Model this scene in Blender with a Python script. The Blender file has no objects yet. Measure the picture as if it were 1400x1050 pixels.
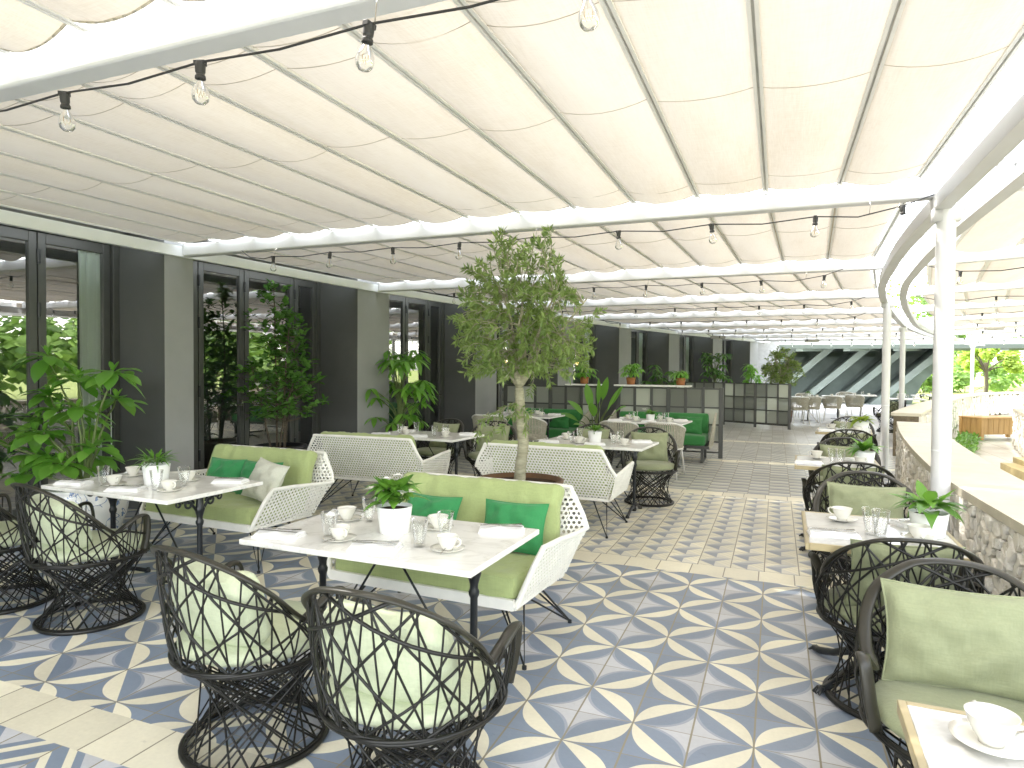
import bpy, math, random
from mathutils import Vector, Matrix, noise
R = random.Random(7)
S = bpy.context.scene
COL = S.collection
PI = math.pi
def V(*a): return Vector(a)
def lerp(a, b, t): return a + (b - a) * t

# ------------------------------------------------------------------ mesh builder
class MB:
    def __init__(s): s.v = []; s.f = []
    def quad(s, a, b, c, d):
        n = len(s.v); s.v += [a, b, c, d]; s.f.append((n, n+1, n+2, n+3))
    def poly(s, pts):
        n = len(s.v); s.v += pts; s.f.append(tuple(range(n, n+len(pts))))
    def box(s, c, size, rz=0, rx=0, ry=0):
        x, y, z = size[0]/2, size[1]/2, size[2]/2
        m = Matrix.Rotation(rz, 3, 'Z') @ Matrix.Rotation(ry, 3, 'Y') @ Matrix.Rotation(rx, 3, 'X')
        n = len(s.v); c = Vector(c)
        for sx, sy, sz in ((-1,-1,-1),(1,-1,-1),(1,1,-1),(-1,1,-1),(-1,-1,1),(1,-1,1),(1,1,1),(-1,1,1)):
            s.v.append(c + m @ V(sx*x, sy*y, sz*z))
        for f in ((0,3,2,1),(4,5,6,7),(0,1,5,4),(1,2,6,5),(2,3,7,6),(3,0,4,7)): s.f.append(tuple(n+i for i in f))
    def hexa(s, b, t):
        n = len(s.v); s.v += [Vector(p) for p in b] + [Vector(p) for p in t]
        for f in ((0,3,2,1),(4,5,6,7),(0,1,5,4),(1,2,6,5),(2,3,7,6),(3,0,4,7)): s.f.append(tuple(n+i for i in f))
    def bar(s, a, b, w, t, up=(0,0,1)):
        a = Vector(a); b = Vector(b); d = (b-a).normalized(); up = Vector(up)
        x = d.cross(up)
        if x.length < 1e-4: x = d.cross(V(1,0,0))
        x.normalize(); y = x.cross(d)
        x *= w/2; y *= t/2
        s.hexa([a-x-y, a+x-y, a+x+y, a-x+y], [b-x-y, b+x-y, b+x+y, b-x+y])
    def tube(s, pts, r, sides=6, closed=False, wide=None, cap=True):
        """wide: list of (direction, half width, half thickness) gives an oval band"""
        pts = [Vector(p) for p in pts]; n = len(pts); base = len(s.v)
        rr = r if isinstance(r, (list, tuple)) else [r]*n
        prev = None
        for i, p in enumerate(pts):
            if closed: t = pts[(i+1) % n] - pts[i-1]
            else: t = pts[min(i+1, n-1)] - pts[max(i-1, 0)]
            if t.length < 1e-9: t = V(0,0,1)
            t.normalize()
            if wide:
                a = Vector(wide[i][0]); a = (a - t*a.dot(t)).normalized(); b = t.cross(a)
                a = a*wide[i][1]; b = b*wide[i][2]
            else:
                if prev is None:
                    a = t.cross(V(0,0,1) if abs(t.z) < .9 else V(1,0,0)).normalized()
                else:
                    a = (prev - t*prev.dot(t))
                    a = a.normalized() if a.length > 1e-6 else t.cross(V(.3,.5,.8)).normalized()
                prev = a.copy(); b = t.cross(a); a = a*rr[i]; b = b*rr[i]
            for k in range(sides):
                q = 2*PI*(k+.5)/sides
                s.v.append(p + a*math.cos(q) + b*math.sin(q))
        m = n if closed else n-1
        for i in range(m):
            for k in range(sides):
                a0 = base+i*sides; a1 = base+((i+1) % n)*sides
                s.f.append((a0+k, a0+(k+1) % sides, a1+(k+1) % sides, a1+k))
        if cap and not closed:
            s.f.append(tuple(base+k for k in range(sides))[::-1])
            s.f.append(tuple(base+(n-1)*sides+k for k in range(sides)))
    def lathe(s, prof, seg=24, c=(0,0,0), sx=1, sy=1):
        base = len(s.v); c = Vector(c)
        for r, z in prof:
            for k in range(seg):
                q = 2*PI*k/seg
                s.v.append(c + V(r*math.cos(q)*sx, r*math.sin(q)*sy, z))
        for i in range(len(prof)-1):
            for k in range(seg):
                a = base+i*seg; b = a+seg
                s.f.append((a+k, a+(k+1) % seg, b+(k+1) % seg, b+k))
    def grid(s, fn, nu, nv, closed_u=False):
        base = len(s.v)
        for j in range(nv+1):
            for i in range(nu+(0 if closed_u else 1)):
                s.v.append(Vector(fn(i/nu, j/nv)))
        w = nu if closed_u else nu+1
        for j in range(nv):
            for i in range(nu):
                a = base+j*w+i; b = base+j*w+(i+1) % w
                s.f.append((a, b, b+w, a+w))
    def leaf(s, p, d, up, L, W, droop=.25, fold=.25, n=4, tip=.5):
        p = Vector(p); d = Vector(d).normalized(); up = Vector(up)
        side = d.cross(up)
        if side.length < 1e-4: side = d.cross(V(1,.2,0))
        side.normalize(); up = side.cross(d).normalized()
        base = len(s.v)
        for i in range(n+1):
            t = i/n
            w = W/2*max(.02, math.sin(PI*min(1, t**tip))**.8) if i < n else W*.01
            if i == 0: w = W*.04
            c = p + d*(L*t) - V(0,0,1)*(droop*L*t*t)
            s.v += [c - side*w + up*(fold*w), c, c + side*w + up*(fold*w)]
        for i in range(n):
            a = base+i*3
            s.f += [(a, a+1, a+4, a+3), (a+1, a+2, a+5, a+4)]
    def build(s, name, mat, parent=None, smooth=False, bevel=0, loc=None, label=None, seg=2):
        me = bpy.data.meshes.new(name)
        me.from_pydata([tuple(p) for p in s.v], [], s.f)
        me.materials.append(mat)
        if smooth: me.polygons.foreach_set('use_smooth', [True]*len(me.polygons))
        me.update()
        o = bpy.data.objects.new(name, me); COL.objects.link(o)
        if parent: o.parent = parent
        if loc: o.location = loc
        if bevel:
            b = o.modifiers.new('edge', 'BEVEL'); b.width = bevel; b.segments = seg; b.limit_method = 'ANGLE'
            b.harden_normals = False
        if smooth == 'auto' or bevel:
            pass
        if label: o['label'] = label
        return o

def thing(name, label, cat, loc=(0,0,0), rz=0, group=None):
    o = bpy.data.objects.new(name, None); COL.objects.link(o)
    o.empty_display_size = .1
    o.location = loc; o.rotation_euler = (0, 0, rz); o['label'] = label; o['category'] = cat
    if group: o['group'] = group
    return o
def tag(o, label, cat, group=None, kind=None):
    o['label'] = label; o['category'] = cat
    if group: o['group'] = group
    if kind: o['kind'] = kind
    return o
def structure(name, mb, mat, smooth=False, label=None):
    o = mb.build(name, mat, smooth=smooth); o['kind'] = 'structure'
    if label: o['label'] = label
    return o
def dup(root, loc, rz, label, group=None, scale=None):
    r = root.copy(); COL.objects.link(r); r.location = loc
    e = root.rotation_euler.copy(); e.z = rz; r.rotation_euler = e
    r['label'] = label
    if group: r['group'] = group
    if scale: r.scale = (scale,)*3
    for ch in list(root.children):
        c = ch.copy(); COL.objects.link(c); c.parent = r
        for g in list(ch.children):
            d = g.copy(); COL.objects.link(d); d.parent = c
    return r
class Proto:
    """first use places the thing itself, later uses place copies of it"""
    def __init__(s, root): s.root = root; s.used = False
    def put(s, loc, rz, label, group=None, scale=None):
        if not s.used:
            s.used = True; o = s.root; o.location = loc
            e = o.rotation_euler.copy(); e.z = rz; o.rotation_euler = e
            o['label'] = label
            if group: o['group'] = group
            if scale: o.scale = (scale,)*3
            return o
        return dup(s.root, loc, rz, label, group, scale)

# ------------------------------------------------------------------ materials
class NT:
    def __init__(s, name):
        s.mat = bpy.data.materials.new(name); s.mat.use_nodes = True
        s.t = s.mat.node_tree; s.t.nodes.clear()
        s.out = s.t.nodes.new('ShaderNodeOutputMaterial')
    def n(s, typ, **kw):
        o = s.t.nodes.new(typ)
        for k, v in kw.items(): setattr(o, k, v)
        return o
    def link(s, a, b): s.t.links.new(a, b)
    def put(s, sock, val):
        if isinstance(val, bpy.types.NodeSocket): s.link(val, sock)
        else:
            if isinstance(val, (tuple, list)) and len(val) == 3 and sock.type == 'RGBA': val = (*val, 1)
            sock.default_value = val
    def m(s, op, a, b=None, c=None):
        o = s.n('ShaderNodeMath', operation=op)
        s.put(o.inputs[0], a)
        if b is not None: s.put(o.inputs[1], b)
        if c is not None: s.put(o.inputs[2], c)
        return o.outputs[0]
    def mix(s, f, a, b, blend='MIX'):
        o = s.n('ShaderNodeMix', data_type='RGBA', blend_type=blend)
        s.put(o.inputs[0], f); s.put(o.inputs[6], a); s.put(o.inputs[7], b)
        return o.outputs[2]
    def coord(s, kind='Object'):
        return s.n('ShaderNodeTexCoord').outputs[kind]
    def xyz(s, vec):
        o = s.n('ShaderNodeSeparateXYZ'); s.link(vec, o.inputs[0]); return o.outputs
    def noise(s, vec, scale, detail=3, rough=.55, dist=0):
        o = s.n('ShaderNodeTexNoise'); s.link(vec, o.inputs['Vector'])
        o.inputs['Scale'].default_value = scale; o.inputs['Detail'].default_value = detail
        o.inputs['Roughness'].default_value = rough; o.inputs['Distortion'].default_value = dist
        return o.outputs[0]
    def mapping(s, vec, scale=(1,1,1), rot=(0,0,0)):
        o = s.n('ShaderNodeMapping'); s.link(vec, o.inputs[0]); o.inputs['Scale'].default_value = scale
        o.inputs['Rotation'].default_value = rot
        return o.outputs[0]
    def ramp(s, f, stops):
        o = s.n('ShaderNodeValToRGB'); s.link(f, o.inputs[0]); e = o.color_ramp.elements
        while len(e) < len(stops): e.new(.5)
        for el, (p, c) in zip(e, stops):
            el.position = p; el.color = (*c, 1)
        return o.outputs[0]
    def bump(s, h, strength=.3, dist=.01):
        o = s.n('ShaderNodeBump'); s.link(h, o.inputs['Height'])
        o.inputs['Strength'].default_value = strength; o.inputs['Distance'].default_value = dist
        return o.outputs[0]
    def pbr(s, color, rough=.6, metal=0, spec=.5, normal=None, **kw):
        o = s.n('ShaderNodeBsdfPrincipled')
        s.put(o.inputs['Base Color'], color); s.put(o.inputs['Roughness'], rough)
        s.put(o.inputs['Metallic'], metal); o.inputs['Specular IOR Level'].default_value = spec
        if normal: s.link(normal, o.inputs['Normal'])
        for k, v in kw.items(): s.put(o.inputs[k], v)
        return o.outputs[0]
    def fin(s, sh):
        s.link(sh, s.out.inputs[0]); return s.mat

def simple(name, color, rough=.6, metal=0, spec=.5, var=.12, scale=6, bump=0, bscale=60):
    t = NT(name); c = t.coord()
    f = t.noise(c, scale, 4)
    lo = tuple(x*(1-var) for x in color); hi = tuple(min(1, x*(1+var)) for x in color)
    col = t.ramp(f, [(.3, lo), (.7, hi)])
    rg = t.m('ADD', t.m('MULTIPLY', f, .16), rough-.08)
    nm = t.bump(t.noise(c, bscale, 3), bump, .004) if bump else None
    return t.fin(t.pbr(col, rg, metal, spec, nm))
def fabric(name, color, var=.03, weave=900, crease=True, rough=.85):
    t = NT(name); c = t.coord()
    f = t.noise(c, 5, 4); lo = tuple(x*(1-var) for x in color); hi = tuple(min(1, x*(1+var)) for x in color)
    col = t.ramp(f, [(.3, lo), (.7, hi)])
    w1 = t.noise(t.mapping(c, (1, 1, .08)), weave*.16, 1); w2 = t.noise(t.mapping(c, (.08, 1, 1)), weave*.16, 1)
    w = t.m('ADD', w1, w2)
    col = t.mix(.16, col, t.ramp(t.m('MULTIPLY', w, .5), [(.38, tuple(x*.6 for x in color)), (.65, tuple(min(1, x*1.25) for x in color))]))
    cr = t.noise(t.mapping(c, (1, 1, .5)), 7, 2, .4, .6)
    h = t.m('ADD', t.m('MULTIPLY', w, .04), t.m('MULTIPLY', cr, 1.0 if crease else .2))
    nm = t.bump(h, .65, .034)
    return t.fin(t.pbr(col, rough, 0, .25, nm, **{'Sheen Weight': .15}))
def leafmat(name, dark, light, rough=.38, trans=.3):
    t = NT(name)
    g = t.n('ShaderNodeNewGeometry'); rnd = g.outputs['Random Per Island']
    c = t.coord()
    col = t.ramp(t.m('ADD', t.m('MULTIPLY', rnd, .75), t.m('MULTIPLY', t.noise(c, 5, 2), .25)), [(.1, dark), (.85, light)])
    p = t.pbr(col, rough, 0, .45)
    tr = t.n('ShaderNodeBsdfTranslucent'); t.put(tr.inputs[0], t.mix(.6, col, tuple(min(1, x*2.2) for x in light)))
    mx = t.n('ShaderNodeMixShader'); mx.inputs[0].default_value = trans
    t.link(p, mx.inputs[1]); t.link(tr.outputs[0], mx.inputs[2])
    return t.fin(mx.outputs[0])
def glassy(name, tint=(1,1,1), refl=.12, rough=.0):
    """thin clear glass: mostly see-through with a mirror part that grows at grazing angles"""
    t = NT(name)
    tp = t.n('ShaderNodeBsdfTransparent'); t.put(tp.inputs[0], tint)
    gl = t.n('ShaderNodeBsdfGlossy'); gl.inputs['Roughness'].default_value = rough
    lw = t.n('ShaderNodeFresnel'); lw.inputs[0].default_value = 1.5
    f = t.m('ADD', t.m('MULTIPLY', lw.outputs[0], .8 if refl else .55), refl)
    f = t.m('MINIMUM', f, 1.0)
    mx = t.n('ShaderNodeMixShader'); t.link(f, mx.inputs[0]); t.link(tp.outputs[0], mx.inputs[1]); t.link(gl.outputs[0], mx.inputs[2])
    return t.fin(mx.outputs[0])

CREAM = (.80, .75, .58); BLUE = (.19, .24, .325); LAV = (.52, .53, .56); GROUT = (.24, .21, .14)
TS = .2493
def tile_base(t, col, gx, gy, sx, sy, gw=.011, rough=.36):
    """grout lines on the tile grid (gx, gy in tile units), tone shift per tile, soft wear"""
    c = t.coord()
    fx = t.m('ABSOLUTE', t.m('SUBTRACT', t.m('FRACT', t.m('ADD', gx, .5)), .5))
    fy = t.m('ABSOLUTE', t.m('SUBTRACT', t.m('FRACT', t.m('ADD', gy, .5)), .5))
    g = t.m('MAXIMUM', t.m('LESS_THAN', fx, gw*1.5), t.m('LESS_THAN', fy, gw*.8))
    wn = t.n('ShaderNodeTexWhiteNoise', noise_dimensions='2D')
    cx = t.n('ShaderNodeCombineXYZ'); t.link(t.m('FLOOR', gx), cx.inputs[0]); t.link(t.m('FLOOR', gy), cx.inputs[1])
    t.link(cx.outputs[0], wn.inputs['Vector'])
    tone = t.m('ADD', t.m('MULTIPLY', wn.outputs[0], .28), .84)
    wear = t.noise(c, 2.3, 5, .6); tone = t.m('MULTIPLY', tone, t.m('ADD', t.m('MULTIPLY', wear, .5), .75))
    fine = t.noise(c, 55, 3); tone = t.m('MULTIPLY', tone, t.m('ADD', t.m('MULTIPLY', fine, .18), .91))
    spot = t.m('MULTIPLY', t.m('GREATER_THAN', t.noise(c, 9, 6, .75), .66), .14); tone = t.m('MULTIPLY', tone, t.m('SUBTRACT', 1.0, spot))
    cc = t.n('ShaderNodeCombineColor'); [t.link(tone, cc.inputs[i]) for i in range(3)]
    col = t.mix(1.0, col, cc.outputs[0], 'MULTIPLY')
    col = t.mix(g, col, GROUT)
    h = t.m('SUBTRACT', t.m('MULTIPLY', fine, .25), g)
    nm = t.bump(h, .35, .003)
    rg = t.m('ADD', t.m('MULTIPLY', wear, .22), rough-.08)
    return t.fin(t.pbr(col, rg, 0, .5, nm, **{'Coat Weight': .22, 'Coat Roughness': .16}))
def petal_tiles():
    t = NT('petal_tiles'); x, y, z = t.xyz(t.coord())
    gx = t.m('DIVIDE', t.m('ADD', x, .0624), TS); gy = t.m('DIVIDE', t.m('SUBTRACT', y, 2.842), TS)
    a = t.m('PINGPONG', gx, 1.0); b = t.m('PINGPONG', gy, 1.0)
    d1 = t.m('POWER', t.m('ADD', t.m('POWER', a, 2.3), t.m('POWER', t.m('SUBTRACT', 1, b), 2.3)), 1/2.3)
    d2 = t.m('POWER', t.m('ADD', t.m('POWER', t.m('SUBTRACT', 1, a), 2.3), t.m('POWER', b, 2.3)), 1/2.3)
    col = t.mix(t.m('GREATER_THAN', a, b), CREAM, BLUE)
    col = t.mix(t.m('GREATER_THAN', d1, .985), col, (.30, .33, .41))
    col = t.mix(t.m('GREATER_THAN', d1, 1.04), col, LAV)
    col = t.mix(t.m('GREATER_THAN', d2, .985), col, BLUE)
    return tile_base(t, col, gx, gy, 0, 0)
def triangle_tiles():
    t = NT('triangle_tiles'); x, y, z = t.xyz(t.coord())
    gx = t.m('DIVIDE', t.m('ADD', x, .0624), TS); gy = t.m('DIVIDE', t.m('SUBTRACT', y, 5.40), TS)
    # quarter squares cut along their diagonal: cream lozenges beside blue and grey triangles
    u = t.m('MULTIPLY', gx, 2); w = t.m('MULTIPLY', gy, 2)
    # zigzag cream bands between bands of small blue and grey triangles
    iw = t.m('FLOOR', w); fw = t.m('FRACT', w)
    xs = t.m('ADD', u, t.m('MULTIPLY', t.m('PINGPONG', w, 1.0), 1.0))
    ix = t.m('FLOOR', xs); fx = t.m('FRACT', xs)
    par = t.m('MODULO', t.m('ADD', ix, 400), 2)
    pw = t.m('MODULO', t.m('ADD', iw, 400), 2)
    up = t.m('GREATER_THAN', fx, fw)
    dark = t.mix(pw, t.mix(up, (.25, .275, .32), (.68, .65, .55)), t.mix(up, (.54, .54, .51), (.34, .36, .395)))
    hatch = t.m('GREATER_THAN', t.m('FRACT', t.m('MULTIPLY', t.m('ADD', u, w), 2.0)), .6)
    light = t.mix(t.m('MULTIPLY', hatch, .35), CREAM, (.56, .53, .42))
    col = t.mix(par, light, dark)
    return tile_base(t, col, gx, gy, 0, 0)
def stripe_tiles(y0, diag=False):
    t = NT('zigzag_tiles' if diag else 'stripe_tiles'); x, y, z = t.xyz(t.coord())
    gx = t.m('DIVIDE', t.m('ADD', x, .0624), TS); gy = t.m('DIVIDE', t.m('SUBTRACT', y, y0), TS)
    px = t.m('PINGPONG', gx, 1.0)
    off = t.m('MULTIPLY', px, 1.0) if diag else t.m('MULTIPLY', t.m('FLOOR', gx), .37)
    f = t.m('FRACT', t.m('ADD', t.m('MULTIPLY', gy, 1.0), off))
    col = t.mix(t.m('GREATER_THAN', f, .42), (.42, .42, .40), (.62, .60, .50))
    col = t.mix(t.m('GREATER_THAN', f, .78), col, (.15, .18, .22) if not diag else (.10, .13, .17))
    return tile_base(t, col, gx, gy, 0, 0)
def star_tiles():
    t = NT('star_tiles'); x, y, z = t.xyz(t.coord())
    gx = t.m('DIVIDE', t.m('ADD', x, .19), TS); gy = t.m('DIVIDE', t.m('SUBTRACT', y, 1.77), TS)
    a = t.m('PINGPONG', gx, 1.0); b = t.m('PINGPONG', gy, 1.0)
    d = t.m('SUBTRACT', a, b); k = t.m('ABSOLUTE', d)
    col = t.mix(t.m('GREATER_THAN', k, .17), BLUE, CREAM)
    col = t.mix(t.m('GREATER_THAN', k, .36), col, BLUE)
    col = t.mix(t.m('GREATER_THAN', k, .55), col, LAV)
    return tile_base(t, col, gx, gy, 0, 0)
def cream_tiles():
    t = NT('cream_band_tiles'); x, y, z = t.xyz(t.coord())
    gx = t.m('DIVIDE', t.m('ADD', x, .1), TS); gy = t.m('MULTIPLY', y, 0.0)
    gy = t.m('ADD', gy, .5)
    return tile_base(t, CREAM, gx, gy, 0, 0)
def paving(name, c1, c2, sx, sy, gw=.012):
    t = NT(name); x, y, z = t.xyz(t.coord())
    gx = t.m('DIVIDE', x, sx); gy = t.m('DIVIDE', y, sy)
    col = t.ramp(t.noise(t.coord(), 1.5, 5), [(.3, c1), (.7, c2)])
    return tile_base(t, col, gx, gy, 0, 0, gw, .65)

def awning_mat():
    t = NT('awning_fabric'); c = t.coord(); x, y, z = t.xyz(c)
    w = t.m('ADD', t.noise(t.mapping(c, (1, .05, 1)), 160, 2), t.noise(t.mapping(c, (.05, 1, 1)), 160, 2))
    soft = t.noise(t.mapping(c, (1.6, .35, 1)), 1.6, 4, .6)
    f = t.m('ADD', t.m('MULTIPLY', w, .25), t.m('MULTIPLY', soft, .5))
    col = t.ramp(f, [(.32, (.78, .70, .58)), (.52, (.92, .865, .775)), (.75, (.98, .95, .89))])
    d = t.n('ShaderNodeBsdfDiffuse'); t.link(t.mix(1.0, col, (.70, .66, .585), 'MULTIPLY'), d.inputs[0])
    tr = t.n('ShaderNodeBsdfTranslucent'); t.link(col, tr.inputs[0])
    mx = t.n('ShaderNodeMixShader'); mx.inputs[0].default_value = .062
    t.link(d.outputs[0], mx.inputs[1]); t.link(tr.outputs[0], mx.inputs[2])
    return t.fin(mx.outputs[0])
def marble(name='marble', k=1.0, wv=.03):
    t = NT(name); c = t.coord()
    n1 = t.noise(c, 2.4, 6, .62, 1.4)
    vein = t.m('ABSOLUTE', t.m('SUBTRACT', n1, .5))
    col = t.ramp(vein, [(0, (.72*k, .71*k, .68*k)), (wv, (.84*k, .835*k, .81*k)), (.2, (.88*k, .875*k, .855*k))])
    col = t.mix(t.m('MULTIPLY', t.noise(c, 1.1, 3), .35), col, (.80*k, .77*k, .68*k))
    return t.fin(t.pbr(col, .16, 0, .5))
def stone():
    t = NT('limestone_rubble'); c = t.coord(); g = t.n('ShaderNodeNewGeometry')
    f = t.noise(c, 9, 5, .6)
    col = t.ramp(t.m('ADD', t.m('MULTIPLY', g.outputs['Random Per Island'], .6), t.m('MULTIPLY', f, .4)), [(.15, (.74, .69, .58)), (.5, (.86, .82, .73)), (.85, (.92, .90, .85))])
    pit = t.m('LESS_THAN', t.noise(c, 26, 4, .7), .36)
    col = t.mix(t.m('MULTIPLY', pit, .35), col, (.30, .26, .19))
    h = t.m('ADD', t.noise(c, 22, 5, .65), t.m('MULTIPLY', f, .8))
    return t.fin(t.pbr(col, .9, 0, .2, t.bump(h, .9, .018)))
def bark(name, c1, c2):
    t = NT(name); c = t.coord()
    f = t.noise(t.mapping(c, (1, 1, 3.5)), 14, 5, .65)
    col = t.ramp(f, [(.3, c1), (.7, c2)])
    return t.fin(t.pbr(col, .85, 0, .2, t.bump(t.noise(t.mapping(c, (1, 1, 3)), 30, 4), .6, .006)))
def wood(name, c1, c2, sc=(30, 30, 2)):
    t = NT(name); c = t.coord()
    f = t.noise(t.mapping(c, sc), 1, 5, .6, .8)
    return t.fin(t.pbr(t.ramp(f, [(.3, c1), (.7, c2)]), .5, 0, .4, t.bump(f, .2, .003)))
def china():
    t = NT('blue_white_china'); c = t.coord()
    n1 = t.noise(c, 9, 3, .5, .8); n2 = t.noise(c, 21, 2, .5)
    line = t.m('LESS_THAN', t.m('ABSOLUTE', t.m('SUBTRACT', t.noise(c, 5.5, 2, .5, 1.2), .5)), .012)
    blob = t.m('MULTIPLY', t.m('GREATER_THAN', n1, .60), t.m('GREATER_THAN', n2, .47))
    f = t.m('MAXIMUM', line, blob)
    blue = t.ramp(t.noise(c, 40, 2), [(.3, (.04, .10, .30)), (.7, (.22, .34, .55))])
    col = t.mix(f, (.78, .80, .78), blue)
    return t.fin(t.pbr(col, .12, 0, .5, **{'Coat Weight': .4}))
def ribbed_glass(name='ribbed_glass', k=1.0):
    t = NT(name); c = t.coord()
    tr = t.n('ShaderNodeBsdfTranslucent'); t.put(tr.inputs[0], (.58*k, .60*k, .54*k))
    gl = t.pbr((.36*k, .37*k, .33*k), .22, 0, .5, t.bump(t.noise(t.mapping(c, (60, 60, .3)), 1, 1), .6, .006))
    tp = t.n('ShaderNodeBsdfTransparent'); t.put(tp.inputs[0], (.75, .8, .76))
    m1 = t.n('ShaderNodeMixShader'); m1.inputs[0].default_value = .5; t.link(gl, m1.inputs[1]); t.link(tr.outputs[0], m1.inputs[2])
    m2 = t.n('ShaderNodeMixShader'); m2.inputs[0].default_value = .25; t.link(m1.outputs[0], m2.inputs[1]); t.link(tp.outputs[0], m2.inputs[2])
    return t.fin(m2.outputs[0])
def glow(name, col, strength):
    t = NT(name); e = t.n('ShaderNodeEmission'); t.put(e.inputs[0], col); e.inputs[1].default_value = strength
    return t.fin(e.outputs[0])
def curtain_mat():
    t = NT('curtain_fabric'); c = t.coord()
    d = t.n('ShaderNodeBsdfDiffuse'); t.put(d.inputs[0], (.93, .98, .92)); tr = t.n('ShaderNodeBsdfTranslucent'); t.put(tr.inputs[0], (.93, .98, .92))
    mx = t.n('ShaderNodeMixShader'); mx.inputs[0].default_value = .06; t.link(d.outputs[0], mx.inputs[1]); t.link(tr.outputs[0], mx.inputs[2])
    return t.fin(mx.outputs[0])
def lawn_mat():
    t = NT('lawn_grass'); c = t.coord()
    f = t.m('ADD', t.m('MULTIPLY', t.noise(c, .35, 5), .6), t.m('MULTIPLY', t.noise(c, 6, 4), .4))
    return t.fin(t.pbr(t.ramp(f, [(.3, (.13, .175, .045)), (.7, (.25, .29, .09))]), .9, 0, .1))

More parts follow.
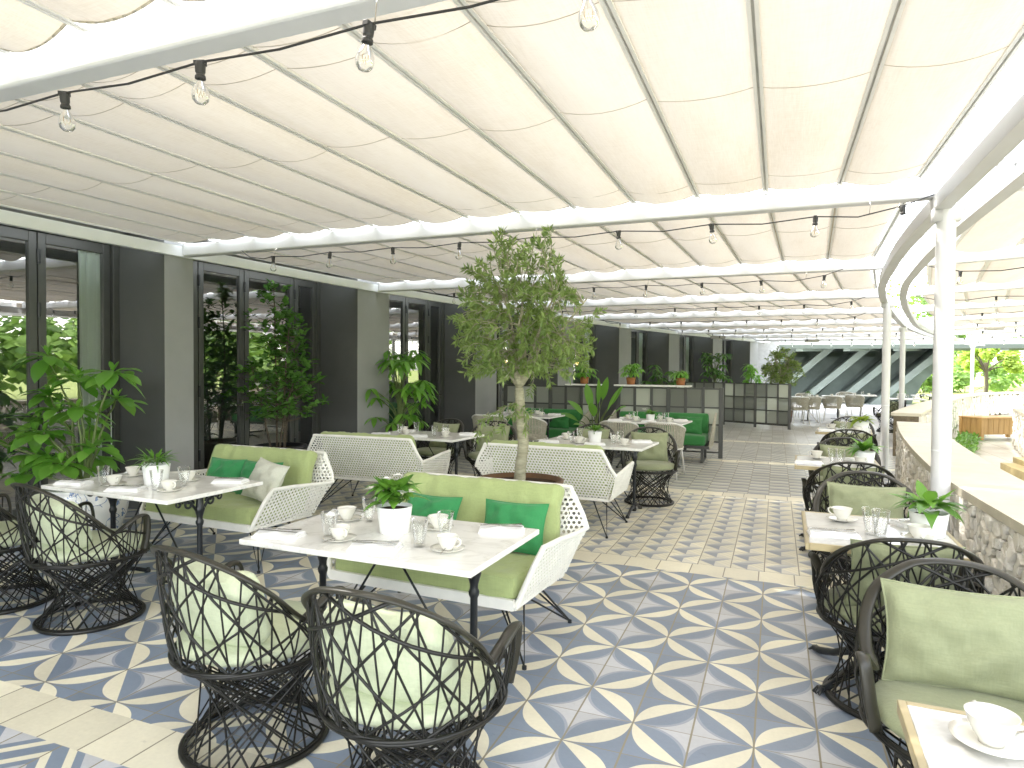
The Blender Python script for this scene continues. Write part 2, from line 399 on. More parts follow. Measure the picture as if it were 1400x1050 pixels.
M = dict(
    petal=petal_tiles(), tri=triangle_tiles(), stripe=stripe_tiles(8.74), zig=stripe_tiles(11.95, True), star=star_tiles(), band=cream_tiles(),
    farpave=paving('pale_concrete_paving', (.50, .52, .55), (.62, .63, .64), 1.2, 1.2), court=paving('pale_stone_paving', (.42, .40, .35), (.52, .50, .45), .55, .55, .01),
    lawn=lawn_mat(), awn=awning_mat(),
    white=simple('white_painted_steel', (.66, .665, .67), .38, 0, .5, .04), fascia=simple('white_fascia_paint', (.80, .82, .84), .5, 0, .4, .04),
    rail=simple('aluminium_track', (.84, .83, .78), .5, .1, .5, .05), slot=simple('dark_track_slot', (.48, .47, .43), .6),
    wall=simple('charcoal_render', (.082, .085, .082), .75, 0, .3, .08, 2.5, .15, 90), wallfront=simple('lit_front_render', (.25, .255, .25), .75, 0, .3, .06, 2.5, .15, 90), frame=simple('dark_bronze_frame', (.040, .042, .038), .42, 0, .5, .08),
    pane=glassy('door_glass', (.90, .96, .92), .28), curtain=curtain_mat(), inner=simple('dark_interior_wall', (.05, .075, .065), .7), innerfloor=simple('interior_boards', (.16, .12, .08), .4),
    wick=simple('black_wicker', (.006, .006, .005), .38, 0, .28, .3, 20), rim=simple('bronze_black_band', (.016, .015, .010), .36, 0, .38, .25, 14),
    pale=fabric('backlit_sage_cushion', (.56, .62, .42)), sage=fabric('sage_green_cushion', (.245, .27, .15)), lime=fabric('apple_green_upholstery', (.34, .41, .165)),  # first cushion is the sage fabric with backlighting put into its colour
    emerald=fabric('emerald_pillow', (.03, .23, .07)), grey=fabric('pale_grey_pillow', (.56, .57, .47)), forest=fabric('forest_green_upholstery', (.03, .17, .04), crease=False),
    wwick=simple('white_wicker', (.84, .83, .77), .55, 0, .4, .06, 10), iron=simple('black_iron', (.010, .012, .014), .36, 0, .35, .3, 12),
    marble=marble(), softmarble=marble('grey_veined_marble', .66, .05), brass=simple('oak_brass_edge', (.36, .29, .15), .38, .2, .5, .15), china=simple('white_porcelain', (.74, .725, .66), .12, 0, .5, .02),
    glass=glassy('tumbler_glass', (.985, .99, .988), .0), napkin=fabric('white_linen', (.82, .82, .82), .03), steel=simple('cutlery_steel', (.38, .37, .34), .2, 1.0, .5, .05),
    pot=simple('white_ceramic_pot', (.82, .83, .82), .3, 0, .5, .03), soil=simple('potting_soil', (.035, .022, .014), .95, 0, .1, .3, 40, .8, 60),
    leafy=leafmat('table_plant_leaf', (.04, .13, .013), (.13, .30, .035)), bigleaf=leafmat('planter_leaf', (.06, .19, .018), (.18, .40, .055), .32, .36), darkleaf=leafmat('glossy_dark_leaf', (.035, .10, .02), (.11, .25, .05), .25, .18),
    olive=leafmat('olive_leaf', (.055, .115, .022), (.23, .32, .09), .5, .35), garden=leafmat('garden_leaf', (.035, .09, .014), (.15, .26, .04), .6, .4), lime_leaf=leafmat('yellow_green_leaf', (.12, .21, .02), (.27, .36, .045), .6, .5),  # last leaf here is a yellow-green foliage colour
    petalw=simple('white_petal', (.85, .85, .80), .6, 0, .2, .03), stem=simple('green_stem', (.10, .14, .04), .6), bark=bark('olive_bark', (.20, .19, .12), (.40, .38, .27)), dbark=bark('dark_bark', (.05, .04, .03), (.12, .10, .07)),
    corten=simple('rusty_brown_pot', (.11, .055, .025), .6, .2, .4, .3, 9), blackpot=simple('black_planter', (.012, .013, .016), .3), terra=simple('terracotta', (.32, .125, .05), .8, 0, .2, .15, 9), chinaware=china(),
    stone=stone(), mortar=simple('dark_mortar', (.13, .105, .07), .95, 0, .1, .3, 20), cap=simple('travertine_coping', (.60, .55, .43), .55, 0, .3, .10, 5, .1, 40),  # dark mortar core shows in the joints between stones
    rope=simple('taupe_rope', (.36, .34, .27), .8, 0, .2, .2, 40), wleg=simple('white_chair_leg', (.72, .71, .67), .4), ribbed=ribbed_glass(), ribbed_lit=ribbed_glass('lit_ribbed_glass', 1.6), ribbed_shaded=ribbed_glass('shaded_ribbed_glass', .62), cable=simple('black_cable', (.012, .012, .012), .5),
    bulb=glassy('bulb_glass', (.97, .98, .97), .05), fil=simple('filament', (.40, .22, .06), .4, .6), oak=wood('oak_planks', (.30, .16, .045), (.46, .27, .09)), roofc=simple('dark_roof_slab', (.07, .09, .075), .8), concrete=simple('green_grey_concrete', (.22, .27, .245), .8, 0, .3, .25, 1.2, .2, 12),
    edge=simple('white_edge_beam_paint', (.46, .465, .46), .45, 0, .4, .05), fin=simple('pale_concrete_fin', (.20, .24, .22), .8, 0, .3, .2, 1.5), heater=simple('grey_heater', (.28, .25, .23), .5), lamp=glow('warm_lamp', (1.0, .62, .18), 6.0), step=simple('sandstone_step', (.42, .34, .17), .8, 0, .2, .1),
    cord=simple('hem_cord', (.42, .37, .28), .7),
    paperw=simple('cream_wall', (.6, .6, .56), .8), upper=simple('upper_facade_render', (.55, .55, .53), .8),
)
SUN, SKY = 5.0, 2.8
# ------------------------------------------------------------------ plan curves
def curve(pts):
    ys = [p[0] for p in pts]; xs = [p[1] for p in pts]; n = len(pts)
    sl = []
    for i in range(n):
        a = max(i-1, 0); b = min(i+1, n-1); sl.append((xs[b]-xs[a])/(ys[b]-ys[a]))
    def f(y):
        if y <= ys[0]: return xs[0]
        if y >= ys[-1]: return xs[-1] + sl[-1]*(y-ys[-1])
        i = max(k for k in range(n-1) if ys[k] <= y)
        h = ys[i+1]-ys[i]; t = (y-ys[i])/h
        return (2*t**3-3*t*t+1)*xs[i] + (t**3-2*t*t+t)*h*sl[i] + (-2*t**3+3*t*t)*xs[i+1] + (t**3-t*t)*h*sl[i+1]
    return f
XB = curve([(-8,-5.95),(0,-5.98),(3,-5.98),(5,-5.95),(8.25,-5.78),(11.5,-5.35),(14.8,-4.75),(18.1,-4.03),(21.4,-3.15),(24.7,-2.08),(28,-.93),(31,.2)])
XC = curve([(-8,1.08),(0,1.03),(5,1.03),(6.8,1.06),(8.25,1.15),(9.56,1.26),(11.73,1.58),(15,2.2),(18.3,2.9),(21.6,3.8),(24.9,4.85),(28.2,6.05),(31.5,7.4)])
BEAMS = [-5.0, -1.55, 1.86, 5.28, 8.70, 12.02, 15.32, 18.62, 21.92, 25.2, 28.4]
BZ = 2.74

# ------------------------------------------------------------------ ground
def strip(name, mat, y0, y1, z, xl, xr, n=8):
    mb = MB()
    for i in range(n):
        a = lerp(y0, y1, i/n); b = lerp(y0, y1, (i+1)/n)
        mb.quad(V(xl(a), a, z), V(xr(a), a, z), V(xr(b), b, z), V(xl(b), b, z))
    return structure(name, mb, mat)
XL = lambda y: XB(y) - .95
XR = lambda y: XC(y) + .34
mb = MB(); mb.quad(V(-300,-150,-.04), V(400,-150,-.04), V(400,600,-.04), V(-300,600,-.04)); structure('lawn', mb, M['lawn'])
mb = MB(); mb.quad(V(-12,-14,-.016), V(10.5,-14,-.016), V(10.5,36,-.016), V(-12,36,-.016)); structure('courtyard_paving', mb, M['court'])
strip('terrace_floor_star_tiles', M['star'], -9, 1.765, 0, XL, XR)
strip('terrace_floor_petal_tiles', M['petal'], 2.02, 5.13, 0, XL, XR)
strip('terrace_floor_triangle_tiles', M['tri'], 5.385, 8.475, 0, XL, XR)
strip('terrace_floor_stripe_tiles', M['stripe'], 8.73, 11.69, 0, XL, XR)
strip('terrace_floor_zigzag_tiles', M['zig'], 11.94, 15.05, 0, XL, XR)
strip('terrace_floor_outer_zigzag_tiles', M['zig'], 15.3, 21.5, 0, XL, XR)
for a, b in ((1.765,2.02),(5.13,5.385),(8.475,8.73),(11.69,11.94),(15.05,15.3)):
    strip('floor_band_cream_tiles', M['band'], a, b, 0, XL, XR, 2)
strip('terrace_floor_pale_paving', M['farpave'], 21.5, 36, 0, lambda y: XB(y)-1.5, XR, 8)

# ------------------------------------------------------------------ building
PY = [-1.55, 1.75, 5.05, 8.25, 11.5, 14.8, 18.1, 21.4, 24.7, 28.0]
PW = [.75, .36, .36, .75, .75, .75, .75, .75, .75, .75]
def tang(f, y): return (f(y+.05)-f(y-.05))/.1
BL = thing('restaurant_building', 'dark grey restaurant facade with tall glazed doors between projecting pillars', 'building', (0,0,0))
GD = .72; BT = 7.4
for py, pw in zip(PY, PW):
    mb = MB(); k = tang(XB, py+pw/2); x0 = XB(py); x1 = XB(py+pw)
    b = [V(x0-.05, py, -.01), V(x1-.05, py+pw, -.01), V(x1-.05-GD-.35, py+pw+.02, -.01), V(x0-.05-GD-.35, py+.0, -.01)]
    mb.hexa([b[3], b[0], b[1], b[2]], [p+V(0,0,3.02) for p in (b[3], b[0], b[1], b[2])])
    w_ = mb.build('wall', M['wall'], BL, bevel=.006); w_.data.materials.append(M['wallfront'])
    w_.data.polygons.foreach_set('material_index', [1 if abs(p.normal.x) > .8 and p.center.x > x0-.4 else 0 for p in w_.data.polygons])  # pillar fronts: the terrace light they catch is put into a paler tone
# upper storeys, soffit over the door recesses
mb = MB(); ys = [-9+i for i in range(41)]
for a, b in zip(ys[:-1], ys[1:]):
    xa, xb = XB(a), XB(b)
    mb.quad(V(xa-.09,a,3.02), V(xb-.09,b,3.02), V(xb-.09,b,BT), V(xa-.09,a,BT))
    mb.quad(V(xa-.09,a,3.0), V(xa-8,a,3.0), V(xb-8,b,3.0), V(xb-.09,b,3.0))
    mb.quad(V(xa-.09,a,BT), V(xb-.09,b,BT), V(xb-8,b,BT), V(xa-8,a,BT))
mb.quad(V(XB(31)-.09,31,0), V(XB(31)-8,31,0), V(XB(31)-8,31,BT), V(XB(31)-.09,31,BT))
mb.build('upper_wall', M['upper'], BL)
mb = MB()
for a, b in zip(ys[:-1], ys[1:]):
    xa, xb = XB(a)-5.6, XB(b)-5.6
    mb.quad(V(xa,a,-.01), V(xb,b,-.01), V(xb,b,3.0), V(xa,a,3.0))
mb.quad(V(XB(-9)-5.6,-9,0), V(XB(-9),-9,0), V(XB(-9),-9,3), V(XB(-9)-5.6,-9,3))
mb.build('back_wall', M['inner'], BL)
mb = MB()
for a, b in zip(ys[:-1], ys[1:]):
    mb.quad(V(XB(a)-5.6,a,.004), V(XB(a)-.80,a,.004), V(XB(b)-.80,b,.004), V(XB(b)-5.6,b,.004))
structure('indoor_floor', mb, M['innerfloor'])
# doors: leaves between the given joints, plane GD behind the pillar fronts
JO = {1: [2.15, 2.75, 3.48, 4.214, 4.955], 2: [5.44, 6.075, 6.80, 7.715, 8.18], 3: [9.02, 9.62, 10.335, 10.99, 11.43]}
for i in range(len(PY)-1):
    y0 = PY[i]+PW[i]; y1 = PY[i+1]
    jo = JO.get(i) or [y0+.03+(y1-y0-.06)*k/4 for k in range(5)]
    gx = lambda y: XB(y)-.05-GD
    # surrounding frame: head, posts
    mb = MB()
    mb.bar(V(gx(y0),y0,2.93), V(gx(y1),y1,2.93), .10, .14)
    mb.bar(V(gx(y0),y0,.015), V(gx(y1),y1,.015), .10, .04)
    for y in (y0+.01, y1-.04):
        mb.box((gx(y), y, 1.45), (.11, .07, 2.9), rz=-math.atan(tang(XB, y)))
    mb.build('door_surround', M['frame'], BL, bevel=.004)
    for a, b in zip(jo[:-1], jo[1:]):
        a += .006; b -= .006
        A = V(gx(a), a, 0); B = V(gx(b), b, 0); d = (B-A).normalized(); L = (B-A).length; nrm = V(d.y, -d.x, 0)
        sw = .075; z0, z1 = .04, 2.855; up = V(0,0,1)
        mb = MB()
        P = lambda s, z: A + d*s + up*z + nrm*.012
        mb.bar(P(sw/2, z0), P(sw/2, z1), .055, sw, up=d)
        mb.bar(P(L-sw/2, z0), P(L-sw/2, z1), .055, sw, up=d)
        mb.bar(P(sw, z1-.05), P(L-sw, z1-.05), .053, .10)
        mb.bar(P(sw, z0+.07), P(L-sw, z0+.07), .053, .14)
        dr = mb.build('door', M['frame'], BL, bevel=.005)
        mb = MB(); mb.quad(P(sw, z0+.14), P(L-sw, z0+.14), P(L-sw, z1-.1), P(sw, z1-.1)); mb.build('pane', M['pane'], dr)
        if i < 4 and a > jo[0]+.5:
            mb = MB(); q = P(L-.035, 1.05)+nrm*.045; mb.tube([q-nrm*.03, q, q-d*.12], .009, 8); mb.box(q-nrm*.03, (.01, .035, .16), rz=math.atan2(d.y, d.x)); mb.build('handle', M['steel'], dr)
        if i < 5:
            for z in (.45, 1.25, 2.1, 2.62):
                mb = MB(); mb.tube([P(0, z-.07)+nrm*.035, P(0, z+.07)+nrm*.035], .016, 8); mb.build('hinge', M['iron'], dr)
# fascia board
mb = MB(); n = 90
for i in range(n):
    a = -8+i*.42; b = a+.42
    xa, xb = XB(a), XB(b)
    mb.hexa([V(xa-.06,a,2.735), V(xa,a,2.735), V(xb,b,2.735), V(xb-.06,b,2.735)], [V(xa-.06,a,2.845), V(xa,a,2.845), V(xb,b,2.845), V(xb-.06,b,2.845)])
mb.build('fascia', M['fascia'], BL)
# indoors: curtains and lamps
def curtain(y0, y1, back, label):
    mb = MB(); k = max(3, int((y1-y0)/.075))
    def fn(u, v):
        y = lerp(y0, y1, u); w = .030*math.sin(u*k*PI*2) + .012*math.sin(u*31+v*2)
        return V(XB(y)-GD-back+w*(1-.25*v), y+.012*math.sin(v*3+u*9), lerp(.05, 2.86, v))
    mb.grid(fn, k*8, 10); o = mb.build('curtain', M['curtain'], smooth=True)
    tag(o, label, 'curtain', 'pale green curtains behind the glass doors')
curtain(4.64, 5.02, .07, 'pale green curtain behind the glass by the large leafy planter')
curtain(8.12, 8.36, .07, 'pale green curtain behind the glass by the dark magnolia')
curtain(11.35, 11.75, .07, 'pale green curtain behind the glass left of the olive tree')
for j, lb in ((4, 'pale green curtain behind the glass right of the olive tree'), (5, 'pale green curtain behind the glass above the left terracotta pots'), (6, 'pale green curtain behind the glass above the wall plants'), (7, 'pale green curtain behind the last glass doors of the facade')):
    curtain(PY[j+1]-.55, PY[j+1]-.1, .14, lb)
for (x, y, lb) in ((-6.6, 15.9, 'cluster of warm glowing globe lamps inside, seen right of the olive tree'), (-5.9, 20.2, 'cluster of warm glowing globe lamps inside, above the middle terracotta pot')):
    t = thing('pendant_lamp', lb, 'lamp', (x, y, 1.75))
    mb = MB(); mb.tube([V(0,0,.1), V(0,0,1.25)], .006, 5); mb.tube([V(-.16,0,.1), V(.16,0,.1)], .008, 5); mb.build('rod', M['brass'], t)
    for dx, dz in ((-.16, .04), (0, .0), (.16, .05)):
        mb = MB(); mb.lathe([(.002,.05),(.035,.035),(.05,0),(.035,-.035),(.002,-.05)], 12, (dx, 0, dz)); mb.build('globe', M['lamp'], t, smooth=True)

# ------------------------------------------------------------------ pergola
ORD = ['nearest', 'second', 'third', 'fourth', 'fifth', 'sixth', 'seventh', 'eighth', 'ninth', 'tenth', 'eleventh']
PG = thing('pergola', 'white steel pergola frame with cross beams and a curved double edge beam', 'pergola')
for y in BEAMS:
    mb = MB(); z = BZ
    xl, xr = XB(y)-.0, XC(y)-.05
    mb.hexa([V(xl,y-.055,z), V(xr,y-.055,z), V(xr,y+.055,z), V(xl,y+.055,z)], [V(xl,y-.055,z+.13), V(xr,y-.055,z+.13), V(xr,y+.055,z+.13), V(xl,y+.055,z+.13)])
    mb.build('cross_beam', M['white'], PG, bevel=.012)
    if y > 1:
        mb = MB(); xl = XC(y)+.30; xr = xl+6.4; zz = z+.01; ze = z+.30
        mb.hexa([V(xl,y-.05,zz), V(xr,y-.05,ze), V(xr,y+.05,ze), V(xl,y+.05,zz)], [V(xl,y-.05,zz+.13), V(xr,y-.05,ze+.13), V(xr,y+.05,ze+.13), V(xl,y+.05,zz+.13)])
        mb.build('outer_beam', M['white'], PG, bevel=.012)
for off in (-.02, .24):
    mb = MB(); pts = []
    ys = [-6+i*.5 for i in range(77)]
    for a, b in zip(ys[:-1], ys[1:]):
        ka = V(1, -tang(XC, a), 0).normalized()*.035; kb = V(1, -tang(XC, b), 0).normalized()*.035
        A = V(XC(a)+off, a, 2.64); B = V(XC(b)+off, b, 2.64)
        mb.hexa([A-ka, A+ka, B+kb, B-kb], [p+V(0,0,.115) for p in (A-ka, A+ka, B+kb, B-kb)])
        A.z = B.z = 2.632
        mb.hexa([A-ka*1.35, A+ka*1.35, B+kb*1.35, B-kb*1.35], [p+V(0,0,.012) for p in (A-ka*1.35, A+ka*1.35, B+kb*1.35, B-kb*1.35)])
    mb.build('edge_beam', M['edge'], PG)
for i in range(22):                                              # brackets tying the two edge beams
    y = 1.2+i*1.1; mb = MB(); x = XC(y)
    mb.bar(V(x+.02, y, 2.74), V(x+.21, y, 2.74), .04, .03); mb.bar(V(x+.11, y, 2.74), V(x+.11, y, 2.86), .03, .03)
    mb.build('bracket', M['white'], PG)
CP = [(1.04, 5.17), (1.60, 11.73), (2.84, 18.3), (4.83, 24.9), (7.35, 31.5), (11.2, 38.0)]
for x, y in CP:
    mb = MB(); mb.lathe([(.058, 0), (.058, 2.66)], 28, (x, y, 0)); mb.lathe([(.085, 0), (.085, .012), (.06, .013)], 20, (x, y, 0))
    mb.box((x+.0, y, 2.60), (.16, .10, .09))
    c = mb.build('column', M['white'], PG, smooth=False)
    c.data.polygons.foreach_set('use_smooth', [abs(p.normal.z) < .5 and len(p.vertices) == 4 and p.area > .003 and p.area < .1 for p in c.data.polygons])
    mb = MB(); mb.lathe([(.0595, 1.02), (.0602, 1.025), (.0595, 1.03)], 24, (x, y, 0)); mb.build('column_collar', M['fascia'], PG)

# ------------------------------------------------------------------ awnings: fabric sagging between aluminium tracks
NP = 14
def awning(k, y0, y1, label):
    t = thing('awning', label, 'awning', (0, 0, 0), group='cream fabric awnings between the cross beams')
    ya, yb = y0+.075, y1-.135
    ZR = 2.885
    def rx(j, y): return lerp(XC(y)-.15, XB(y)+.02, j/NP)
    mb = MB()
    for j in range(NP):
        sag = .032+.010*math.sin(j*1.7+k)
        ph = R.random()*6
        def fn(u, v):
            y = lerp(ya, yb, v); x = lerp(rx(j, y), rx(j+1, y), u)
            s = sag*(1+(1.0 if k == 1 else .15)*math.exp(-((1-v)/.09)**2)+.10*math.exp(-(v/.10)**2))
            s *= 1+.16*math.sin(v*9+ph)*math.sin(u*3+ph)
            z = ZR - s*4*u*(1-u) + .004*noise.noise(V(x*3, y*1.2, k)) + .0025*math.sin(x*40+y*3)*math.exp(-((1-v)/.15)**2)
            return V(x, y, z)
        mb.grid(fn, 12, 26)
    nf = len(mb.f)                                                # thin hem cords sewn across each panel
    for j in range(NP):
        for v in ((.06, .12, .42, .90) if k < 4 else (.06, .92)):
            v = v+.012*math.sin(j*2.1+k+v*7); y = lerp(ya, yb, v); xa, xb = rx(j, y), rx(j+1, y)
            pts = [V(lerp(xa, xb, u), y, ZR-.003-(.032+.010*math.sin(j*1.7+k))*4*u*(1-u)*(1.10 if v > .86 else 1.07)) for u in [i/8 for i in range(9)]]
            mb.tube(pts, .0016 if k < 3 else .0025, 4, cap=False)
        y = yb; xa, xb = rx(j, y), rx(j+1, y); sg = (.032+.010*math.sin(j*1.7+k))*(2.05 if k == 1 else 1.16)
        hem = [V(lerp(xa, xb, u), y, ZR-sg*4*u*(1-u)) for u in [i/10 for i in range(11)]]
        for p, q in zip(hem[:-1], hem[1:]): mb.bar(p, q, .008, .010 if k == 1 else .004)
    fb = mb.build('fabric', M['awn'], t, smooth=True); fb.data.materials.append(M['cord'])
    fb.data.polygons.foreach_set('material_index', [0]*nf+[1]*(len(mb.f)-nf))
    for j in range(NP+1):
        a, b = V(rx(j, y0+.05), y0+.05, ZR-.004), V(rx(j, y1-.05), y1-.05, ZR-.004)
        mb = MB()
        w = .019
        for s in (-1, 1): mb.bar(a+V(s*.0135,0,0), b+V(s*.0135,0,0), .015, .022)
        tr = mb.build('track', M['rail'], t)
        mb = MB(); mb.bar(a+V(0,0,.006), b+V(0,0,.006), .010, .012); mb.build('slot', M['slot'], tr)
for k in range(1, len(BEAMS)-1):
    y0, y1 = BEAMS[k], BEAMS[k+1]
    lb = ['cream awning stretched behind the viewer, hardly seen', 'cream fabric awning at the top left, on the near side of the nearest beam',
          'largest cream fabric awning, over the two nearest marble tables', 'cream fabric awning over the olive tree, behind the second string of bulbs',
          'cream fabric awning over the dark green bench sofas', 'cream fabric awning over the planter partition with terracotta pots'][k] if k < 6 else ('cream fabric awning bay, %s in line from the nearest beam' % ORD[k-1])
    awning(k, y0, y1, lb)
# outer canopy beyond the curved beam, its tracks fanning outwards
for k in range(2, len(BEAMS)-1):
    y0, y1 = BEAMS[k], BEAMS[k+1]
    t = thing('awning', 'white outer canopy bay beyond the curved beam, %s along the curve' % ORD[k-2], 'awning', (0,0,0), group='outer canopy bays beyond the curved beam')
    ya, yb = y0+.07, y1-.14; n = 9
    def ox(j, y, y0=y0): return XC(y)+.42+j*.62+(y-y0)*.05
    def oz(x, y): return 2.89+.045*(x-XC(y)-.3)
    mb = MB()
    for j in range(n):
        def fn(u, v):
            y = lerp(ya, yb, v); x = lerp(ox(j, y), ox(j+1, y), u)
            return V(x, y, oz(x, y)-.05*4*u*(1-u)*(1+.2*math.sin(v*7+j)))
        mb.grid(fn, 8, 12)
    mb.build('fabric', M['awn'], t, smooth=True)
    for j in range(n+1):
        mb = MB(); a, b = [V(ox(j, y), y, oz(ox(j, y), y)-.004) for y in (y0+.05, y1-.05)]
        mb.bar(a, b, .04, .024); mb.build('track', M['rail'], t)

# ------------------------------------------------------------------ string lights
def bulb_meshes():
    mb = MB(); mb.lathe([(.003, .006), (.016, .006), (.018, -.004), (.017, -.028), (.0145, -.032), (.0145, -.038), (.018, -.042), (.0185, -.052), (.004, -.053)], 14)
    mb.box((0, 0, .004), (.04, .022, .016))
    o = mb.build('socket', M['cable'], None, bevel=.001)
    mb = MB(); mb.lathe([(.010, -.052), (.012, -.062), (.020, -.078), (.0285, -.098), (.030, -.112), (.0265, -.128), (.016, -.139), (.001, -.143)], 18)
    b = mb.build('bulb', M['bulb'], o, smooth=True)
    mb = MB(); mb.tube([V(-.008,0,-.055), V(-.012,0,-.10), V(-.006,0,-.118), V(0,0,-.095), V(.006,0,-.118), V(.012,0,-.10), V(.008,0,-.055)], .0011, 4)
    f = mb.build('filament', M['fil'], b)
    # thing > part > sub-part only: hang the filament on the socket beside the bulb
    f.parent = o
    return o
SOCK = bulb_meshes(); sock_used = False
def put_socket(parent, loc, first):
    if first:
        SOCK.parent = parent; SOCK.location = loc; return
    c = SOCK.copy(); COL.objects.link(c); c.parent = parent; c.location = loc; c.rotation_euler = (R.uniform(-.1,.1), R.uniform(-.1,.1), R.uniform(0, 3))
    for g in list(SOCK.children):
        d = g.copy(); COL.objects.link(d); d.parent = c
first = True
STR = [(2, 1.75, -3.33+0, .708, 'bulb string crossing the top left of the view under the nearest beam'), (3, 5.17, -4.66, .69, 'bulb string passing in front of the olive tree top')]
for k in range(2, len(BEAMS)):
    y = BEAMS[k]-.11; lb = {2: STR[0][4], 3: STR[1][4]}.get(k) or ('string of clear bulbs along the %s cross beam, above %s' % (ORD[k-2], {4: 'the rope chairs', 5: 'the planter partition', 6: 'the grid screen', 7: 'the far grid screen end', 8: 'the far olive tree', 9: 'the distant dining chairs', 10: 'the end of the awnings'}[k]))
    t = thing('string_light', lb, 'string light', (0, 0, 0), group='strings of clear bulbs under the beams')
    xl = XB(y)+1.25; xr = XC(y)-.28; step = .70
    if k == 2: xs = [-4.02, -3.33, -2.613, -1.90, -1.195, -.497, .20, .85]
    elif k == 3: xs = [-4.655, -3.97, -3.27, -2.59, -1.90, -1.18, -.469, .245, .785]
    else:
        m = int((xr-xl)/step); off = R.uniform(0, .3); xs = [xl+off+i*step for i in range(m+1) if xl+off+i*step < xr+.2]
    zc = 2.625 if k == 2 else 2.655
    pts = [V(xs[0]-.42, y+.02, zc+.085), V(xs[0]-.3, y, zc+.01), V(xs[0]-.12, y, zc-.018)]
    for i, x in enumerate(xs):
        zz = zc + (.03 if i == len(xs)-1 else 0)
        pts.append(V(x, y, zz))
        if i < len(xs)-1: pts.append(V((x+xs[i+1])/2, y, zz-.016-R.random()*.012))
    pts.append(V(xs[-1]+.2, y+.03, zc+.10))
    sm = []
    for a, b in zip(pts[:-1], pts[1:]): sm += [a, (a+b)/2]
    sm.append(pts[-1])
    mb = MB(); mb.tube(sm, .0048 if k < 5 else .006, 6)
    mb.build('cable', M['cable'], t)
    for x in [xs[0], xs[len(xs)//2], xs[-1]-.22] if k < 5 else []:
        mb = MB(); mb.tube([V(x+.02, y, zc-.005), V(x+.026, y, zc+.06), V(x+.02, y+.03, BZ)], .003, 5)
        mb.build('hook', M['steel'], t)
    for x in xs:
        put_socket(t, (x, y, zc-.008 + (.03 if x == xs[-1] else 0)), first); first = False
# strings under the outer canopy
for k in range(4, len(BEAMS)):
    y = BEAMS[k]-.11; x0 = XC(y)+.5
    t = thing('string_light', 'string of bulbs under the outer canopy, %s beam along the curve' % ORD[k-4], 'string light', (0,0,0), group='bulb strings under the outer canopy')
    xs = [x0+.2+i*.75 for i in range(6)]
    zf = lambda x: 2.65+.045*(x-XC(y)-.3)
    pts = [V(x0-.1, y, zf(x0)+.08)]
    for i, x in enumerate(xs): pts += [V(x, y, zf(x)), V(x+.37, y, zf(x)-.012)]
    mb = MB(); mb.tube(pts, .006, 5); mb.build('cable', M['cable'], t)
    for x in xs: put_socket(t, (x, y, zf(x)-.008), False)
# ceiling heaters
for x, y, lb in ((-1.75, 22.0, 'small grey heater hung under the awning above the grid screen'), (1.15, 25.3, 'small grey heater hung under the awning near the far facade'), (5.6, 21.9, 'small grey heater under the outer canopy over the courtyard')):
    z = 2.62+(.16 if x > 4 else 0)
    t = thing('patio_heater', lb, 'heater', (x, y, z))
    mb = MB(); mb.box((0,0,0), (.46,.13,.09)); mb.build('housing', M['heater'], t, bevel=.02)
    mb = MB(); mb.box((0,-.068,-.005), (.40,.006,.06)); mb.build('grille', M['slot'], t)
    mb = MB(); [mb.bar(V(s*.16,0,.04), V(s*.16,0,.14), .02, .02) for s in (-1, 1)]; mb.build('bracket', M['iron'], t)

# ------------------------------------------------------------------ rubble stone walls
def voronoi_cells(L, H, sx, sz, rnd):
    nx = max(2, int(L/sx)); nz = max(2, int(H/sz)); pts = []
    for i in range(-1, nx+1):
        for j in range(-1, nz+1):
            pts.append(((i+.5+rnd.uniform(-.48,.48)+(.5 if j % 2 else 0))*L/nx, (j+.5+rnd.uniform(-.46,.46))*H/nz))
    by = {}
    for p in pts: by.setdefault((int(p[0]//sx), int(p[1]//sz)), []).append(p)
    cells = []
    for p in pts:
        if not (0 <= p[0] <= L and 0 <= p[1] <= H): continue
        poly = [(max(0,p[0]-2*sx), max(0,p[1]-2*sz)), (min(L,p[0]+2*sx), max(0,p[1]-2*sz)), (min(L,p[0]+2*sx), min(H,p[1]+2*sz)), (max(0,p[0]-2*sx), min(H,p[1]+2*sz))]
        ci, cj = int(p[0]//sx), int(p[1]//sz)
        for i in range(ci-3, ci+4):
            for j in range(cj-3, cj+4):
                for q in by.get((i, j), ()):
                    if q is p: continue
                    mx, mz = (p[0]+q[0])/2, (p[1]+q[1])/2; nx_, nz_ = q[0]-p[0], q[1]-p[1]
                    out = []
                    for a, b in zip(poly, poly[1:]+poly[:1]):
                        da = (a[0]-mx)*nx_+(a[1]-mz)*nz_; db = (b[0]-mx)*nx_+(b[1]-mz)*nz_
                        if da <= 0: out.append(a)
                        if da*db < 0:
                            t = da/(da-db); out.append((a[0]+(b[0]-a[0])*t, a[1]+(b[1]-a[1])*t))
                    poly = out
                    if len(poly) < 3: break
        if len(poly) >= 3: cells.append((p, poly))
    return cells
